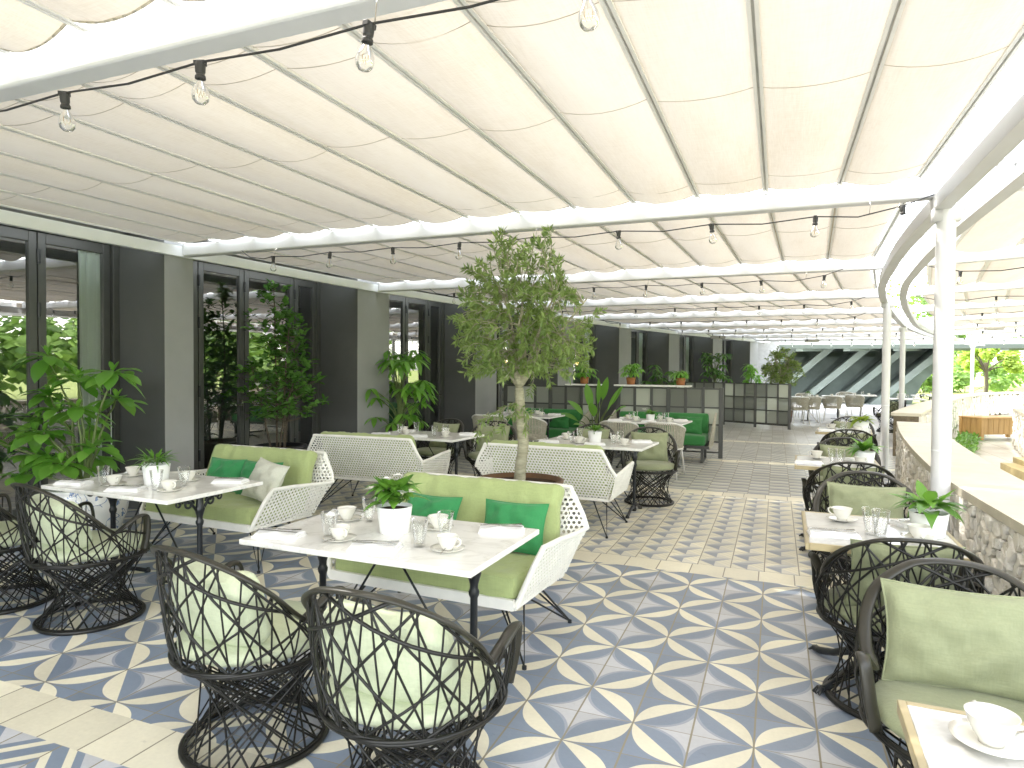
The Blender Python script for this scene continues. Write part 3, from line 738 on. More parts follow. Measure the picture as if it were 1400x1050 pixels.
def stone_wall(label, path, inner, H, sx, sz, thick, cap_over=.04, both=False, capw=None, seed=3, captop=.055):
    """path(s) -> point and unit normal of the faced side; stones are individual convex blocks proud of a dark core"""
    L = inner
    rnd = random.Random(seed)
    t = thing('stone_wall', label, 'wall', (0,0,0))
    core = MB(); n = max(8, int(L/.4))
    for i in range(n):
        a, na = path(L*i/n); b, nb = path(L*(i+1)/n)
        core.hexa([a-na*thick, a, b, b-nb*thick], [p+V(0,0,H) for p in (a-na*thick, a, b, b-nb*thick)])
    core.build('wall_core', M['mortar'], t)
    mb = MB()
    for side in ((1, -1) if both else (1,)):
        for (p, poly) in voronoi_cells(L, H, sx, sz, rnd):
            dep = rnd.uniform(.018, .05); cx = sum(q[0] for q in poly)/len(poly); cz = sum(q[1] for q in poly)/len(poly)
            tilt = rnd.uniform(-.06, .06), rnd.uniform(-.06, .06)
            rings = []
            gap = rnd.uniform(.004, .009)
            for sc, dd in ((1.0, -.012), (.99, dep*.6), (.945, dep*.95), (.74, dep)):
                ring = []
                for q in poly:
                    dx, dz = q[0]-cx, q[1]-cz; ln = math.hypot(dx, dz) or 1; f = max(.3, 1-gap/ln)*sc
                    x, z = cx+dx*f, cz+dz*f
                    pt, nn = path(max(0, min(L, x)))
                    j = noise.noise(V(x*14, z*14, seed+dd*50))*.008
                    off = dd+j+tilt[0]*dx*(dd > 0)+tilt[1]*dz*(dd > 0)
                    ring.append(pt + (nn*off if side > 0 else nn*(-thick-off)) + V(0, 0, z))
                rings.append(ring)
            base = len(mb.v); m = len(poly)
            for r_ in rings: mb.v += r_
            for i in range(len(rings)-1):
                for k in range(m):
                    a = base+i*m+k; b = base+i*m+(k+1) % m
                    f = (a, b, b+m, a+m); mb.f.append(f if side > 0 else f[::-1])
            f = tuple(base+(len(rings)-1)*m+k for k in range(m)); mb.f.append(f if side > 0 else f[::-1])
    mb.build('stonework', M['stone'], t)
    mb = MB(); s = 0.0; w = thick+cap_over*2
    while s < L-.05:
        e = min(L, s+.58+rnd.uniform(-.04,.04)); k = 3
        for i in range(k):
            a, na = path(lerp(s, e-.004, i/k)); b, nb = path(lerp(s, e-.004, (i+1)/k))
            q = [a-na*(thick+cap_over), a+na*cap_over, b+nb*cap_over, b-nb*(thick+cap_over)]
            mb.hexa([p+V(0,0,H) for p in q], [p+V(0,0,H+captop) for p in q])
        s = e
    mb.build('coping', M['cap'], t)
    return t
W1 = curve([(-2,1.24),(1,1.21),(4.0,1.18),(4.6,1.165),(5.3,1.16),(6.07,1.19),(7.65,1.31),(9.5,1.50),(11.25,1.73)])
def path_from(f, y0, flip=1):
    # arc length is close to y for these gentle curves, walk in small steps
    tab = []; y = y0; s = 0.0
    while y < y0+26:
        tab.append((s, y)); dy = .05; s += math.hypot(dy, f(y+dy)-f(y)); y += dy
    def path(s):
        lo, hi = 0, len(tab)-1
        while hi-lo > 1:
            m = (lo+hi)//2
            if tab[m][0] <= s: lo = m
            else: hi = m
        t = (s-tab[lo][0])/(tab[hi][0]-tab[lo][0]); y = lerp(tab[lo][1], tab[hi][1], t)
        k = tang(f, y); nn = V(-1, k, 0).normalized()*flip
        return V(f(y), y, 0), nn
    return path
stone_wall('low white rubble wall with travertine coping curving beside the brass-edged tables', path_from(W1, 1.2), 10.2, .745, .076, .082, .40, both=True, seed=5)
W2 = curve([(13.5,2.36),(13.9,2.45),(16.4,3.1),(20,4.15),(24,5.4),(27.9,6.98),(30.8,8.8),(33,10.4)])
stone_wall('sunlit white rubble wall curving away round the far side of the courtyard', path_from(W2, 13.7, -1), 18.5, .745, .24, .15, .40, seed=9)
W3 = curve([(6,2.9),(9,3.3),(13.1,3.98),(16.4,4.62),(18,4.95)])
stone_wall('cream rubble wall at the right edge beside the oak planter box', path_from(W3, 12.9, 1), 4.0, .745, .14, .09, .5, seed=13)
mb = MB(); mb.box((5.2, 11.6, .07), (3.9, 1.3, .17)); mb.box((5.3, 11.95, .19), (3.7, .9, .09))
tag(mb.build('stone_step', M['step'], bevel=.01), 'pale yellow sandstone step in the courtyard beyond the low wall', 'step')

# oak planter box / bench in the courtyard
t = thing('oak_box', 'oak plank box on short legs standing in the courtyard', 'planter', (4.78, 18.45, 0), .55)
mb = MB()
for i in range(9): mb.box((-.56+i*.14, -.28, .31), (.132, .03, .36))
for i in range(4): mb.box((-.64, -.21+i*.14, .31), (.03, .132, .36))
mb.box((0, .02, .30), (1.22, .52, .34)); mb.build('panel', M['oak'], t, bevel=.004)
mb = MB(); mb.box((0, -.0, .505), (1.36, .64, .035)); mb.build('rim', M['oak'], t, bevel=.005)
for x in (-.64, .64):
    for y in (-.27, .27):
        mb = MB(); mb.box((x, y, .245), (.075, .075, .49)); mb.build('leg', M['oak'], t, bevel=.004)

# ------------------------------------------------------------------ far building with slanted fins and roof slab
FB = thing('concrete_pavilion', 'distant green-grey concrete pavilion with slanted pale fins under a thin roof', 'building', (0,0,0))
mb = MB(); mb.hexa([V(-3.2,37.2,-.02), V(6.2,37.2,-.02), V(6.2,38,-.02), V(-3.2,38,-.02)], [V(-3.2,39.2,4.2), V(8.4,39.2,4.2), V(8.4,40,4.2), V(-3.2,40,4.2)]); mb.build('wall', M['concrete'], FB)
for i in range(5):
    x = -2.1+i*1.62; mb = MB()
    mb.hexa([V(x-.25,35.3,-.02), V(x+.2,35.3,-.02), V(x+.2,37.3,-.02), V(x-.25,37.3,-.02)], [V(x+2.95,35.9,2.9), V(x+3.4,35.9,2.9), V(x+3.4,39.3,2.9), V(x+2.95,39.3,2.9)])
    mb.build('fin', M['fin'], FB, bevel=.02)
    mb = MB(); a = V(x+.55, 36.9, .02); mb.hexa([a, a+V(.75,0,0), a+V(.75,.1,0), a+V(0,.1,0)], [a+V(2.2,.9,2.3), a+V(3.0,.9,2.3), a+V(3.0,1.0,2.3), a+V(2.2,1.0,2.3)]); mb.build('wall_panel', M['concrete'], FB)
mb = MB(); mb.hexa([V(-4,33.5,2.62), V(15.5,33.5,2.56), V(15.5,40.5,2.9), V(-4,40.5,3.0)], [V(-4,33.5,2.8), V(15.5,33.5,2.74), V(15.5,40.5,3.3), V(-4,40.5,3.4)]); mb.build('roof', M['roofc'], FB)
# cross ribs under the roof
for i in range(9):
    mb = MB(); x = -3+i*2.0; mb.bar(V(x, 33.7, 2.56), V(x+1.6, 37.2, 2.66), .30, .14); mb.build('rib', M['fin'], FB)
# ------------------------------------------------------------------ soft furnishings
def rounded_box(mb, size, r, n=10, puff=0, wr=0, seed=0, off=(0,0,0), rot=None, wdir=0):
    hx, hy, hz = [s/2 for s in size]; h = (hx, hy, hz)
    off = Vector(off)
    faces = [(0,1,2,1),(0,1,2,-1),(1,2,0,1),(1,2,0,-1),(2,0,1,1),(2,0,1,-1)]
    for (a, b, c, sg) in faces:
        na = max(4, min(40, int(2*h[a]/.03))); nb = max(4, min(40, int(2*h[b]/.03)))
        base = len(mb.v)
        for j in range(nb+1):
            for i in range(na+1):
                p = [0, 0, 0]; p[a] = h[a]*(2*i/na-1); p[b] = h[b]*(2*j/nb-1); p[c] = h[c]*sg
                inn = [max(-(h[k]-r), min(h[k]-r, p[k])) for k in range(3)]
                d = V(*(p[k]-inn[k] for k in range(3)))
                if d.length > 1e-9: d.normalize()
                q = V(*inn) + d*r
                u = [max(-1, min(1, q[k]/h[k])) for k in range(3)]
                # the crown of the cushion, only on its two big faces
                kbig = min(range(3), key=lambda k: h[k]); o = [k for k in range(3) if k != kbig]
                q[kbig] += puff*(1-u[o[0]]**2)*(1-u[o[1]]**2)*(1 if q[kbig] > 0 else -1)
                if wr:
                    w = noise.noise(V(q.x*(22 if wdir == 0 else 5)+seed, q.y*9, q.z*(5 if wdir == 0 else 22)))*wr
                    w += noise.noise(V(q.x*5+seed*3, q.y*5, q.z*5))*wr*1.2
                    q += d*w
                if rot: q = rot @ q
                mb.v.append(q+off)
        for j in range(nb):
            for i in range(na):
                k = base+j*(na+1)+i; f = (k, k+1, k+na+2, k+na+1)
                mb.f.append(f if sg > 0 else f[::-1])
def pillow(name, mat, w, h, t, seed, loc, rz, rx, label, group=None, cat='pillow', ry=0):
    """square scatter pillow standing on its lower edge, leaning back by rx"""
    mb = MB(); n = 22
    for side in (1, -1):
        def fn(a, b, side=side):
            u = 2*a-1; v = 2*b-1
            k = (max(0, 1-abs(u)**2.6))**.55*(max(0, 1-abs(v)**2.6))**.55
            x = u*w/2*(1-.085*(1-v*v)**1.0*abs(u)**3); z = v*h/2*(1-.085*(1-u*u)*abs(v)**3)
            cr = noise.noise(V(u*2.2+seed, v*2.2, side*3))*.030*k + noise.noise(V(u*6+seed, v*6, side))*.007*(k+.15)
            ang = math.atan2(v, u); rad = math.hypot(u, v)
            cr += .006*math.sin(ang*9+seed)*max(0, rad-.55)*k*2
            return V(x*side, -side*(t/2*k+cr*(1 if k > .02 else 0)), z)
        mb.grid(fn, n, n)
    m = Matrix.Rotation(rx, 3, 'X') @ Matrix.Rotation(ry, 3, 'Y')
    mb.v = [m @ p for p in mb.v]
    zmin = min(p.z for p in mb.v); mb.v = [p-V(0,0,zmin) for p in mb.v]
    o = mb.build(name, mat, smooth=True, loc=loc); o.rotation_euler = (0, 0, rz)
    pp = MB(); e = []                                             # corded seam round the edge
    for i in range(40):
        a, f = i//10, (i % 10)/10*2-1; u, v = ((f,-1),(1,f),(-f,1),(-1,-f))[a]
        q = m @ V(u*w/2*(1-.085*(1-v*v)*abs(u)**3), 0, v*h/2*(1-.085*(1-u*u)*abs(v)**3)); e.append(q-V(0,0,zmin))
    pp.tube(e, .0042, 6, closed=True); pp.build('piping', mat, o, smooth=True)
    return tag(o, label, cat, group)

def back_pad(name, mat, w, h, t, seed, loc, rz, lean, bend, label, group):
    mb = MB(); rounded_box(mb, (w, t, h), min(t*.48, .06), puff=.022, wr=.006, seed=seed)
    m = Matrix.Rotation(lean, 3, 'X'); out = []
    for p in mb.v:
        u = p.z/(h/2); k = 1-.10*max(0, u)**2; q = V(p.x*k, p.y-bend*p.x*p.x, p.z-.28*abs(p.x)**2.2*(u > 0)*u); out.append(m @ q)
    zmin = min(p.z for p in out); mb.v = [p-V(0,0,zmin) for p in out]
    o = mb.build(name, mat, smooth=True, loc=loc); o.rotation_euler = (0, 0, rz); return tag(o, label, 'cushion', group)
# ------------------------------------------------------------------ black spun wicker armchair (faces +Y)
RIMT = [(0,.345,.825),(12,.347,.821),(25,.348,.803),(45,.343,.742),(62,.325,.660),(76,.300,.580),(84,.280,.545),(88,.275,.533),(92,.282,.542),(99,.302,.575),(106,.322,.605),(112,.335,.612),(116,.340,.598),(118,.338,.55),(119,.33,.48),(119,.312,.40)]
def rim_at(a):
    s = 1 if a >= 0 else -1; a = abs(a)
    for (a0,r0,z0),(a1,r1,z1) in zip(RIMT[:-1], RIMT[1:]):
        if a <= a1 and a1 > a0:
            t = (a-a0)/(a1-a0); return lerp(r0, r1, t), lerp(z0, z1, t)
    return RIMT[-1][1], RIMT[-1][2]
def cyl(a, r, z):
    q = math.radians(a); return V(r*math.sin(q), -r*math.cos(q)+.01, z)
def wicker_chair(cush):
    t = thing('wicker_armchair', '-', 'armchair')
    rnd = random.Random(21)
    pts, wide = [], []
    seq = [(-a, r, z) for a, r, z in RIMT[::-1]][:-1] + RIMT
    for i, (a, r, z) in enumerate(seq):
        pts.append(cyl(a, r, z))
    # refine the rim by midpoints for a smooth bend
    sm = []
    for i in range(len(pts)-1):
        p0 = pts[max(i-1, 0)]; p1 = pts[i]; p2 = pts[i+1]; p3 = pts[min(i+2, len(pts)-1)]
        for k in range(4):
            u = k/4
            sm.append(.5*((2*p1)+(p2-p0)*u+(2*p0-5*p1+4*p2-p3)*u*u+(3*p1-p0-3*p2+p3)*u**3))
    sm.append(pts[-1])
    for p in sm: wide.append((V(p.x, p.y, .0).normalized()+V(0,0,.15), .0215, .0095))
    mb = MB(); mb.tube(sm, 1, 10, wide=wide); mb.build('rim', M['rim'], t, smooth=True)
    SR, SZ = .30, .385
    # shell strands on a ruled surface between the seat ring and the rim
    def shell(a0, a1, r=.0038, n=5):
        r1, z1 = rim_at(a1); path = []
        for i in range(n+1):
            u = i/n; a = lerp(a0, a1, u); b = .028*math.sin(PI*u)
            path.append(cyl(a, lerp(SR, r1, u)+b*.4, lerp(SZ, z1, u)))
        mb.tube(path, r, 5, cap=False)
    mb = MB(); LIM = 115
    for a in range(-114, 115, 19):
        for d in (rnd.uniform(22, 36), -rnd.uniform(22, 36)):
            if abs(a+d) <= LIM: shell(a+rnd.uniform(-3,3), a+d, .0041)
        for d in (rnd.uniform(3, 10), -rnd.uniform(3, 10)):
            if abs(a+d) <= LIM: shell(a+rnd.uniform(-5,5), a+d, .0036)
    for a in range(-105, 106, 35):
        for d in (66, -66):
            if abs(a+d) <= LIM: shell(a, a+d, .005, 8)
    for a in range(88, 116, 6):
        for s in (-1, 1): shell(s*(a+rnd.uniform(-6,6)), s*a, .0034)
    for s in (-1, 1):                                            # long diagonal stays from the back rim to the arm fronts
        path = []
        for i in range(15):
            u = i/14; a = lerp(-20, 117, u)*s; r1, z1 = rim_at(a); zt = lerp(.822, .50, u**.8); f = min(1, max(0, (zt-SZ)/(z1-SZ)))
            path.append(cyl(a, lerp(SR, r1, f)+.010*math.sin(PI*u), min(zt, z1)))
        mb.tube(path, .0065, 6)
    ring = [cyl(a, SR, SZ) for a in range(0, 360, 10)]
    for k in range(4):
        mb.tube([cyl(a, SR+.006*math.cos(k*1.6+a*.03), SZ-.004+.007*math.sin(k*1.6+a*.05)) for a in range(0, 360, 8)], .0075, 6, closed=True)
    mb.build('shell', M['wick'], t, smooth=True)
    # base: straight strands twisted between floor ring and seat ring draw a waist
    mb = MB(); BR = .268; n = 23
    for s in (-1, 1):
        for k in range(n):
            a0 = 360*k/n+rnd.uniform(-2,2); tw = s*rnd.choice((106, 116, 126))
            A = cyl(a0, BR, .012); B = cyl(a0+tw, SR-.012, SZ-.008)
            mb.tube([A, (A+B)/2, B], .0044, 5, cap=False)
    for k in range(16):
        a0 = 360*k/16; A = cyl(a0, BR, .012); B = cyl(a0+rnd.choice((-84, 84)), SR-.012, SZ-.008); mb.tube([A, B], .0036, 5, cap=False)
    mb.tube([cyl(a, BR, .013) for a in range(0, 360, 8)], .0125, 8, closed=True)
    mb.tube([cyl(a, BR-.012, .020) for a in range(0, 360, 8)], .008, 6, closed=True)
    mb.build('base', M['wick'], t, smooth=True)
    mb = MB()
    prof = [(.002,.395),(.20,.392),(.262,.397),(.282,.415),(.284,.432),(.27,.450),(.22,.462),(.10,.466),(.002,.466)]
    for r, z in prof: pass
    mb.lathe([(r, z) for r, z in prof], 40, (0, .012, 0), 1.0, 1.0)
    mb.v = [p+V(0,0,noise.noise(V(p.x*7, p.y*7, 2))*.006) for p in mb.v]
    mb.build('seat_cushion', cush, t, smooth=True)
    return t
CH_BACKLIT = Proto(wicker_chair(M['pale'])); CH_SAGE = Proto(wicker_chair(M['sage']))
seatpil = 0
def chair(x, y, rz, label, plabel, pale=True, group='black wicker armchairs', lean=.34, size=(.44,.36,.13), puff=0):
    global seatpil; seatpil += 1
    (CH_BACKLIT if pale else CH_SAGE).put((x, y, 0), rz, label, group, scale=1.06 if pale else 1.03)
    if plabel:
        c, s = math.cos(rz), math.sin(rz); lx, ly = 0, (-.20 if pale else -.155)
        P_ = (x+c*lx-s*ly, y+s*lx+c*ly, .476 if pale else .466)
        if pale: back_pad('cushion', M['pale'], .48, .31, .11, seatpil*1.7, P_, rz+PI, -.30, .75, plabel, 'loose back cushions of the armchairs'); return
        pillow('cushion', M['pale' if pale else 'sage'], size[0], size[1], size[2], seatpil*1.7, (x+c*lx-s*ly, y+s*lx+c*ly, .466), rz+PI, -lean, plabel, 'loose back cushions of the armchairs', 'cushion')
chair(-1.17, 1.99, .0, 'black wicker armchair nearest the viewer, drawn up to the flowering-pot table', 'sage cushion toned as backlit, seen through the lattice of the nearest black armchair')
chair(-2.00, 2.11, -.16, 'black wicker armchair left of the nearest one, at the flowering-pot table', 'sage cushion toned as backlit in the armchair at the left front of the flowering-pot table')
chair(-3.90, 2.74, -.16, 'black wicker armchair in front of the table beside the china planter', 'sage cushion toned as backlit in the armchair before the china planter table')
chair(-4.68, 2.70, -.14, 'black wicker armchair cut by the left edge of the view', 'sage cushion toned as backlit in the armchair at the left edge of the view')
chair(-4.22, 7.78, PI-.15, 'black wicker armchair on the far side of the table below the schefflera', 'sage cushion upright in the armchair below the schefflera', False)
chair(-3.40, 7.72, PI+.25, 'black wicker armchair left of the olive trunk, behind the schefflera table', 'sage cushion upright in the armchair left of the olive trunk', False)
chair(-2.16, 7.86, PI-.1, 'black wicker armchair half hidden behind the pot on the table right of the olive', 'sage cushion half hidden behind the potted plant right of the olive', False)
chair(-1.36, 7.70, PI+.2, 'black wicker armchair at the right end of the table beside the olive tree', 'sage cushion in the armchair right of the olive table', False)
RCH = 'black wicker armchairs at the brass-edged tables'
chair(.60, 2.49, PI-.05, 'black wicker armchair facing us at the bottom right corner table', 'large sage cushion in the front right armchair, above the corner cup', False, RCH, .30, (.49,.345,.14))
chair(.52, 3.48, .08, 'black wicker armchair with its back to us at the second brass-edged table', 'sage cushion seen through the lattice at the second brass-edged table', False, RCH)
chair(.56, 4.78, PI-.06, 'black wicker armchair facing us behind the second brass-edged table', 'sage cushion upright behind the two glasses on the second brass-edged table', False, RCH, .30, (.47,.335,.14))
chair(.56, 5.98, .05, 'black wicker armchair with its back to us at the third brass-edged table', 'sage cushion seen through the lattice at the third brass-edged table', False, RCH)
chair(.66, 7.35, PI-.05, 'black wicker armchair facing us behind the third brass-edged table', 'sage cushion upright behind the third brass-edged table', False, RCH, .30, (.47,.335,.14))
chair(.84, 9.15, .0, 'black wicker armchair with its back to us at the farthest brass-edged table', 'sage cushion seen through the lattice at the farthest brass-edged table', False, RCH)
chair(1.05, 11.0, PI-.1, 'black wicker armchair facing us behind the farthest brass-edged table', 'sage cushion upright behind the farthest brass-edged table', False, RCH, .30, (.47,.335,.14))
chair(2.72, 19.3, .5, 'black wicker armchair between the two white columns past the low wall', 'sage cushion in the armchair between the two white columns', False)
chair(4.6, 24.1, -1.2, 'black wicker armchair showing its round back beyond the low wall', None, False)
chair(5.3, 26.3, PI, 'farthest black wicker armchair, small beyond the curving wall', None, False)

# ------------------------------------------------------------------ white wicker sofa (faces -Y)
def lattice(mb, poly, pitch, w, dirs, nrm):
    """flat strands in several directions clipped to a convex planar polygon"""
    o = poly[0]; ex = (poly[1]-poly[0]).normalized(); nn = ex.cross(poly[2]-poly[0]).normalized(); ey = nn.cross(ex)
    P2 = [((p-o).dot(ex), (p-o).dot(ey)) for p in poly]
    for di, ang in enumerate(dirs):
        c, s = math.cos(ang), math.sin(ang); nx, ny = -s, c
        ds = [x*nx+y*ny for x, y in P2]; k = math.floor(min(ds)/pitch)
        while k*pitch <= max(ds):
            d = k*pitch+pitch*.5; hits = []
            for (a, b) in zip(P2, P2[1:]+P2[:1]):
                da = a[0]*nx+a[1]*ny-d; db = b[0]*nx+b[1]*ny-d
                if da*db < 0:
                    t = da/(da-db); hits.append((a[0]+(b[0]-a[0])*t, a[1]+(b[1]-a[1])*t))
            if len(hits) == 2:
                A = o+ex*hits[0][0]+ey*hits[0][1]+nn*(.0015*(di-1)); B = o+ex*hits[1][0]+ey*hits[1][1]+nn*(.0015*(di-1))
                if (A-B).length > .015: mb.bar(A, B, w, .004, up=nn)
            k += 1
def sofa():
    t = thing('wicker_sofa', '-', 'sofa')
    T, J, A, F, B = V(.60,.41,.80), V(.715,.37,.585), V(.70,-.30,.625), V(.60,-.42,.335), V(.60,.22,.325)
    mir = lambda p: V(-p.x, p.y, p.z)
    mb = MB(); r = .0135
    T2 = V(.55, .425, .815)
    def rail(pts, r=r):
        sm = []
        for i in range(len(pts)-1):
            p0 = pts[max(i-1,0)]; p1 = pts[i]; p2 = pts[i+1]; p3 = pts[min(i+2,len(pts)-1)]
            for k in range(3):
                u = k/3; cr = .5*((2*p1)+(p2-p0)*u+(2*p0-5*p1+4*p2-p3)*u*u+(3*p1-p0-3*p2+p3)*u**3)
                sm.append(lerp(p1+(p2-p1)*u, cr, .35))
        sm.append(pts[-1]); mb.tube(sm, r, 8)
    edge = [F, A, J, T, T2, mir(T2), mir(T), mir(J), mir(A), mir(F)]
    rail(edge, .0155); rail([F, mir(F)], .017); rail([B, mir(B)]); rail([F, B]); rail([mir(F), mir(B)])
    mb.bar(V(-.59,-.425,.345), V(.59,-.425,.345), .022, .055)
    mb.build('frame', M['wwick'], t, smooth=False)
    mb = MB(); D3 = (0.0, PI/3, 2*PI/3); pt = .028
    lattice(mb, [B, mir(B), mir(T), T], pt, .0078, D3, 1)
    for m in (lambda p: p, mir):
        lattice(mb, [m(B), m(J), m(T)], pt, .0078, D3, 1)
        lattice(mb, [m(F), m(A), m(J), m(B)], pt, .0078, D3, 1)
    lattice(mb, [F, mir(F), mir(B), B], .06, .012, (0, PI/2), 1)
    mb.build('wickerwork', M['wwick'], t)
    # sheet-metal seat pan edge seen below the cushion
    mb = MB(); rounded_box(mb, (1.17, .62, .135), .035, puff=.012, wr=.009, seed=2, off=(0, -.105, .415)); mb.build('seat_cushion', M['lime'], t, smooth=True)
    mb = MB(); rounded_box(mb, (1.17, .10, .46), .045, puff=.014, wr=.012, seed=5, off=(0, .243, .628), rot=Matrix.Rotation(-.36, 3, 'X')); mb.build('back_cushion', M['lime'], t, smooth=True)
    mb = MB()
    for y in (-.26, .10):
        mb.tube([V(-.50,y,.325), V(-.46,y,.298), V(.46,y,.298), V(.50,y,.325)], .0075, 6)
    for x in (-.40, .40): mb.tube([V(x,-.26,.298), V(x,.10,.298)], .007, 6)
    mb.build('under_frame', M['iron'], t)
    for sx in (-1, 1):
        for sy in (-1, 1):
            f = V(sx*.625, sy*.345-.02, .012); mb = MB()
            mb.tube([V(sx*.42, -.26 if sy < 0 else .10, .30), f, V(sx*.53, (-.16 if sy < 0 else .02), .318)], .0065, 6)
            mb.tube([f, V(sx*.36, (-.12 if sy < 0 else -.04), .30)], .006, 6)
            mb.lathe([(.013,-.012),(.013,.006),(.004,.010)], 10, f); mb.build('leg', M['iron'], t)
    return t
SF = Proto(sofa()); G = 'white wicker sofas with apple green upholstery'
SF.put((-1.79, 3.53, 0), -.05, 'white wicker green sofa facing us behind the flowering-pot table', G)
SF.put((-4.20, 4.22, 0), -.04, 'white wicker green sofa facing us behind the china planter table, with three pillows', G)
SF.put((-4.10, 6.26, 0), PI+.03, 'white wicker sofa seen from behind, left of the olive tree', G)
SF.put((-2.03, 6.24, 0), PI-.05, 'white wicker sofa seen from behind, right of the olive trunk', G)
PG_ = 'emerald pillows on the green sofas'
pillow('pillow', M['emerald'], .40, .30, .12, 1, (-1.42, 3.56, .485), .02, -.40, 'emerald pillow at the right end of the sofa behind the flowering-pot table', PG_)
pillow('pillow', M['emerald'], .40, .29, .12, 4, (-2.00, 3.60, .485), -.06, -.42, 'emerald pillow mid sofa, half hidden behind the glasses of the flowering-pot table', PG_)
pillow('pillow', M['emerald'], .40, .30, .12, 7, (-4.38, 4.27, .485), -.02, -.40, 'emerald pillow left of two on the sofa behind the china planter table', PG_)
pillow('pillow', M['emerald'], .40, .30, .12, 9, (-3.98, 4.25, .485), .03, -.40, 'emerald pillow tucked behind the pale grey one', PG_)
pillow('pillow', M['grey'], .42, .33, .13, 12, (-3.76, 4.08, .485), -.25, -.5, 'pale grey pillow on the sofa arm behind the china planter table', None, ry=.10)

# ------------------------------------------------------------------ tables
def scroll(c, r, turns, s, plane='y'):
    pts = []
    for i in range(26):
        u = i/25; a = u*turns*2*PI; rr = r*(1-.8*u)
        pts.append(V(0, s*(r-rr*math.cos(a))-0*s, rr*math.sin(a))+c)
    return pts
def marble_table(cloth=None):
    t = thing('marble_table', '-', 'table')
    mb = MB(); mb.box((0,0,.737), (1.21,.765,.026)); mb.build('table_top', M['marble'], t, bevel=.005)
    mb = MB(); mb.box((0,0,.715), (.90,.50,.016)); mb.bar(V(-.43,0,.715), V(.43,0,.715), .05, .014)
    for s in (-1, 1): mb.bar(V(-.43, s*.02-.06, .70), V(-.02, -.28*1, .712) if s > 0 else V(-.43,-.06,.70), .01, .01)
    mb.build('under_frame', M['iron'], t)
    for sx in (-1, 1):
        x = sx*.43; mb = MB()
        mb.lathe([(.002,.03),(.024,.03),(.030,.05),(.022,.075),(.018,.11),(.0175,.50),(.024,.515),(.026,.53),(.019,.545),(.020,.565),(.030,.60),(.034,.615),(.024,.635),(.022,.70)], 14, (x,0,0))
        mb.build('post', M['iron'], t, smooth=True)
        mb = MB(); mb.bar(V(x,-.24,.703), V(x,.24,.703), .03, .012)
        for s in (-1, 1):
            mb.tube([V(x, s*.02, .60), V(x, s*.07, .665), V(x, s*.15, .69), V(x, s*.24, .698)], .010, 6)
            mb.tube([p for p in scroll(V(x, s*.045, .655), .038, 1.4, s)], .008, 6)
            mb.tube([p for p in scroll(V(x, s*.13, .668), .028, 1.3, s)], .007, 6)
        mb.build('scroll_bracket', M['iron'], t, smooth=True)
        mb = MB()
        for s in (-1, 1):
            mb.tube([V(x, 0, .075), V(x, s*.08, .085), V(x, s*.17, .055), V(x, s*.25, .022), V(x, s*.28, .026)], [.02,.018,.015,.017,.013], 8)
            mb.lathe([(.001,.0),(.022,.004),(.024,.018),(.014,.034),(.001,.04)], 10, (x, s*.265, 0))
        mb.build('foot', M['iron'], t, smooth=True)
    mb = MB()
    for sx in (-1, 1): mb.tube([V(sx*.015,-.05,.705), V(sx*.425,-.02,.09)], .0065, 6)
    mb.build('brace_rod', M['iron'], t)
    return t
MT = Proto(marble_table()); GT = 'white marble tables on black iron legs'
TB = {}
def put_table(key, x, y, rz, label, name):
    MT.put((x, y, 0), rz, label, GT); TB[key] = (x, y, rz, name, .75, 1.2, .765)
put_table('t2', -1.70, 2.71, -.02, 'marble table carrying the pot with white flowers, nearest the viewer', 'the flowering-pot table')
put_table('t1', -3.95, 3.24, -.035, 'marble table with a yellow-green pot, left beside the china planter', 'the china planter table')
put_table('t3', -3.93, 6.96, -.06, 'marble table below the schefflera, behind the left rear sofa', 'the schefflera table')
put_table('t4', -1.83, 7.05, -.06, 'marble table right of the olive tree, behind the right rear sofa', 'the olive table')
put_table('t5', -4.08, 10.75, -.05, 'marble table before the left forest green bench sofa', 'the left bench sofa table')
put_table('t6', -1.86, 10.42, -.08, 'marble table before the right forest green bench sofa', 'the right bench sofa table')
def small_table():
    t = thing('pedestal_table', '-', 'table')
    mb = MB(); mb.box((0,0,.7405), (.63,.72,.025)); mb.build('table_top', M['softmarble'], t, bevel=.002)
    mb = MB()
    for s in (-1, 1):
        mb.box((s*.324, 0, .738), (.018, .756, .032)); mb.box((0, s*.369, .738), (.630, .018, .032))
    mb.build('edge_trim', M['brass'], t, bevel=.002)
    mb = MB(); mb.lathe([(.05,.04),(.055,.06),(.034,.10),(.028,.16),(.028,.52),(.036,.56),(.046,.60),(.036,.64),(.036,.70)], 16); mb.bar(V(-.24,0,.712), V(.24,0,.712), .05, .024); mb.bar(V(0,-.26,.710), V(0,.26,.710), .05, .024)
    mb.build('pedestal', M['iron'], t, smooth=False)
    for k in range(4):
        a = PI/4+k*PI/2; d = V(math.cos(a), math.sin(a), 0); mb = MB()
        mb.tube([d*.03+V(0,0,.10), d*.14+V(0,0,.10), d*.24+V(0,0,.05), d*.33+V(0,0,.024), d*.375+V(0,0,.024)], [.026,.024,.019,.02,.016], 8)
        for e in (-.35, 0, .35):
            q = V(math.cos(a+e), math.sin(a+e), 0); mb.tube([d*.335+V(0,0,.024), d*.335+q*.03+V(0,0,.03), d*.335+q*.055+V(0,0,.012)], [.013,.012,.006], 7)
        mb.build('claw_foot', M['iron'], t, smooth=True)
    return t
ST = Proto(small_table()); GS = 'brass-edged marble tables along the low wall'
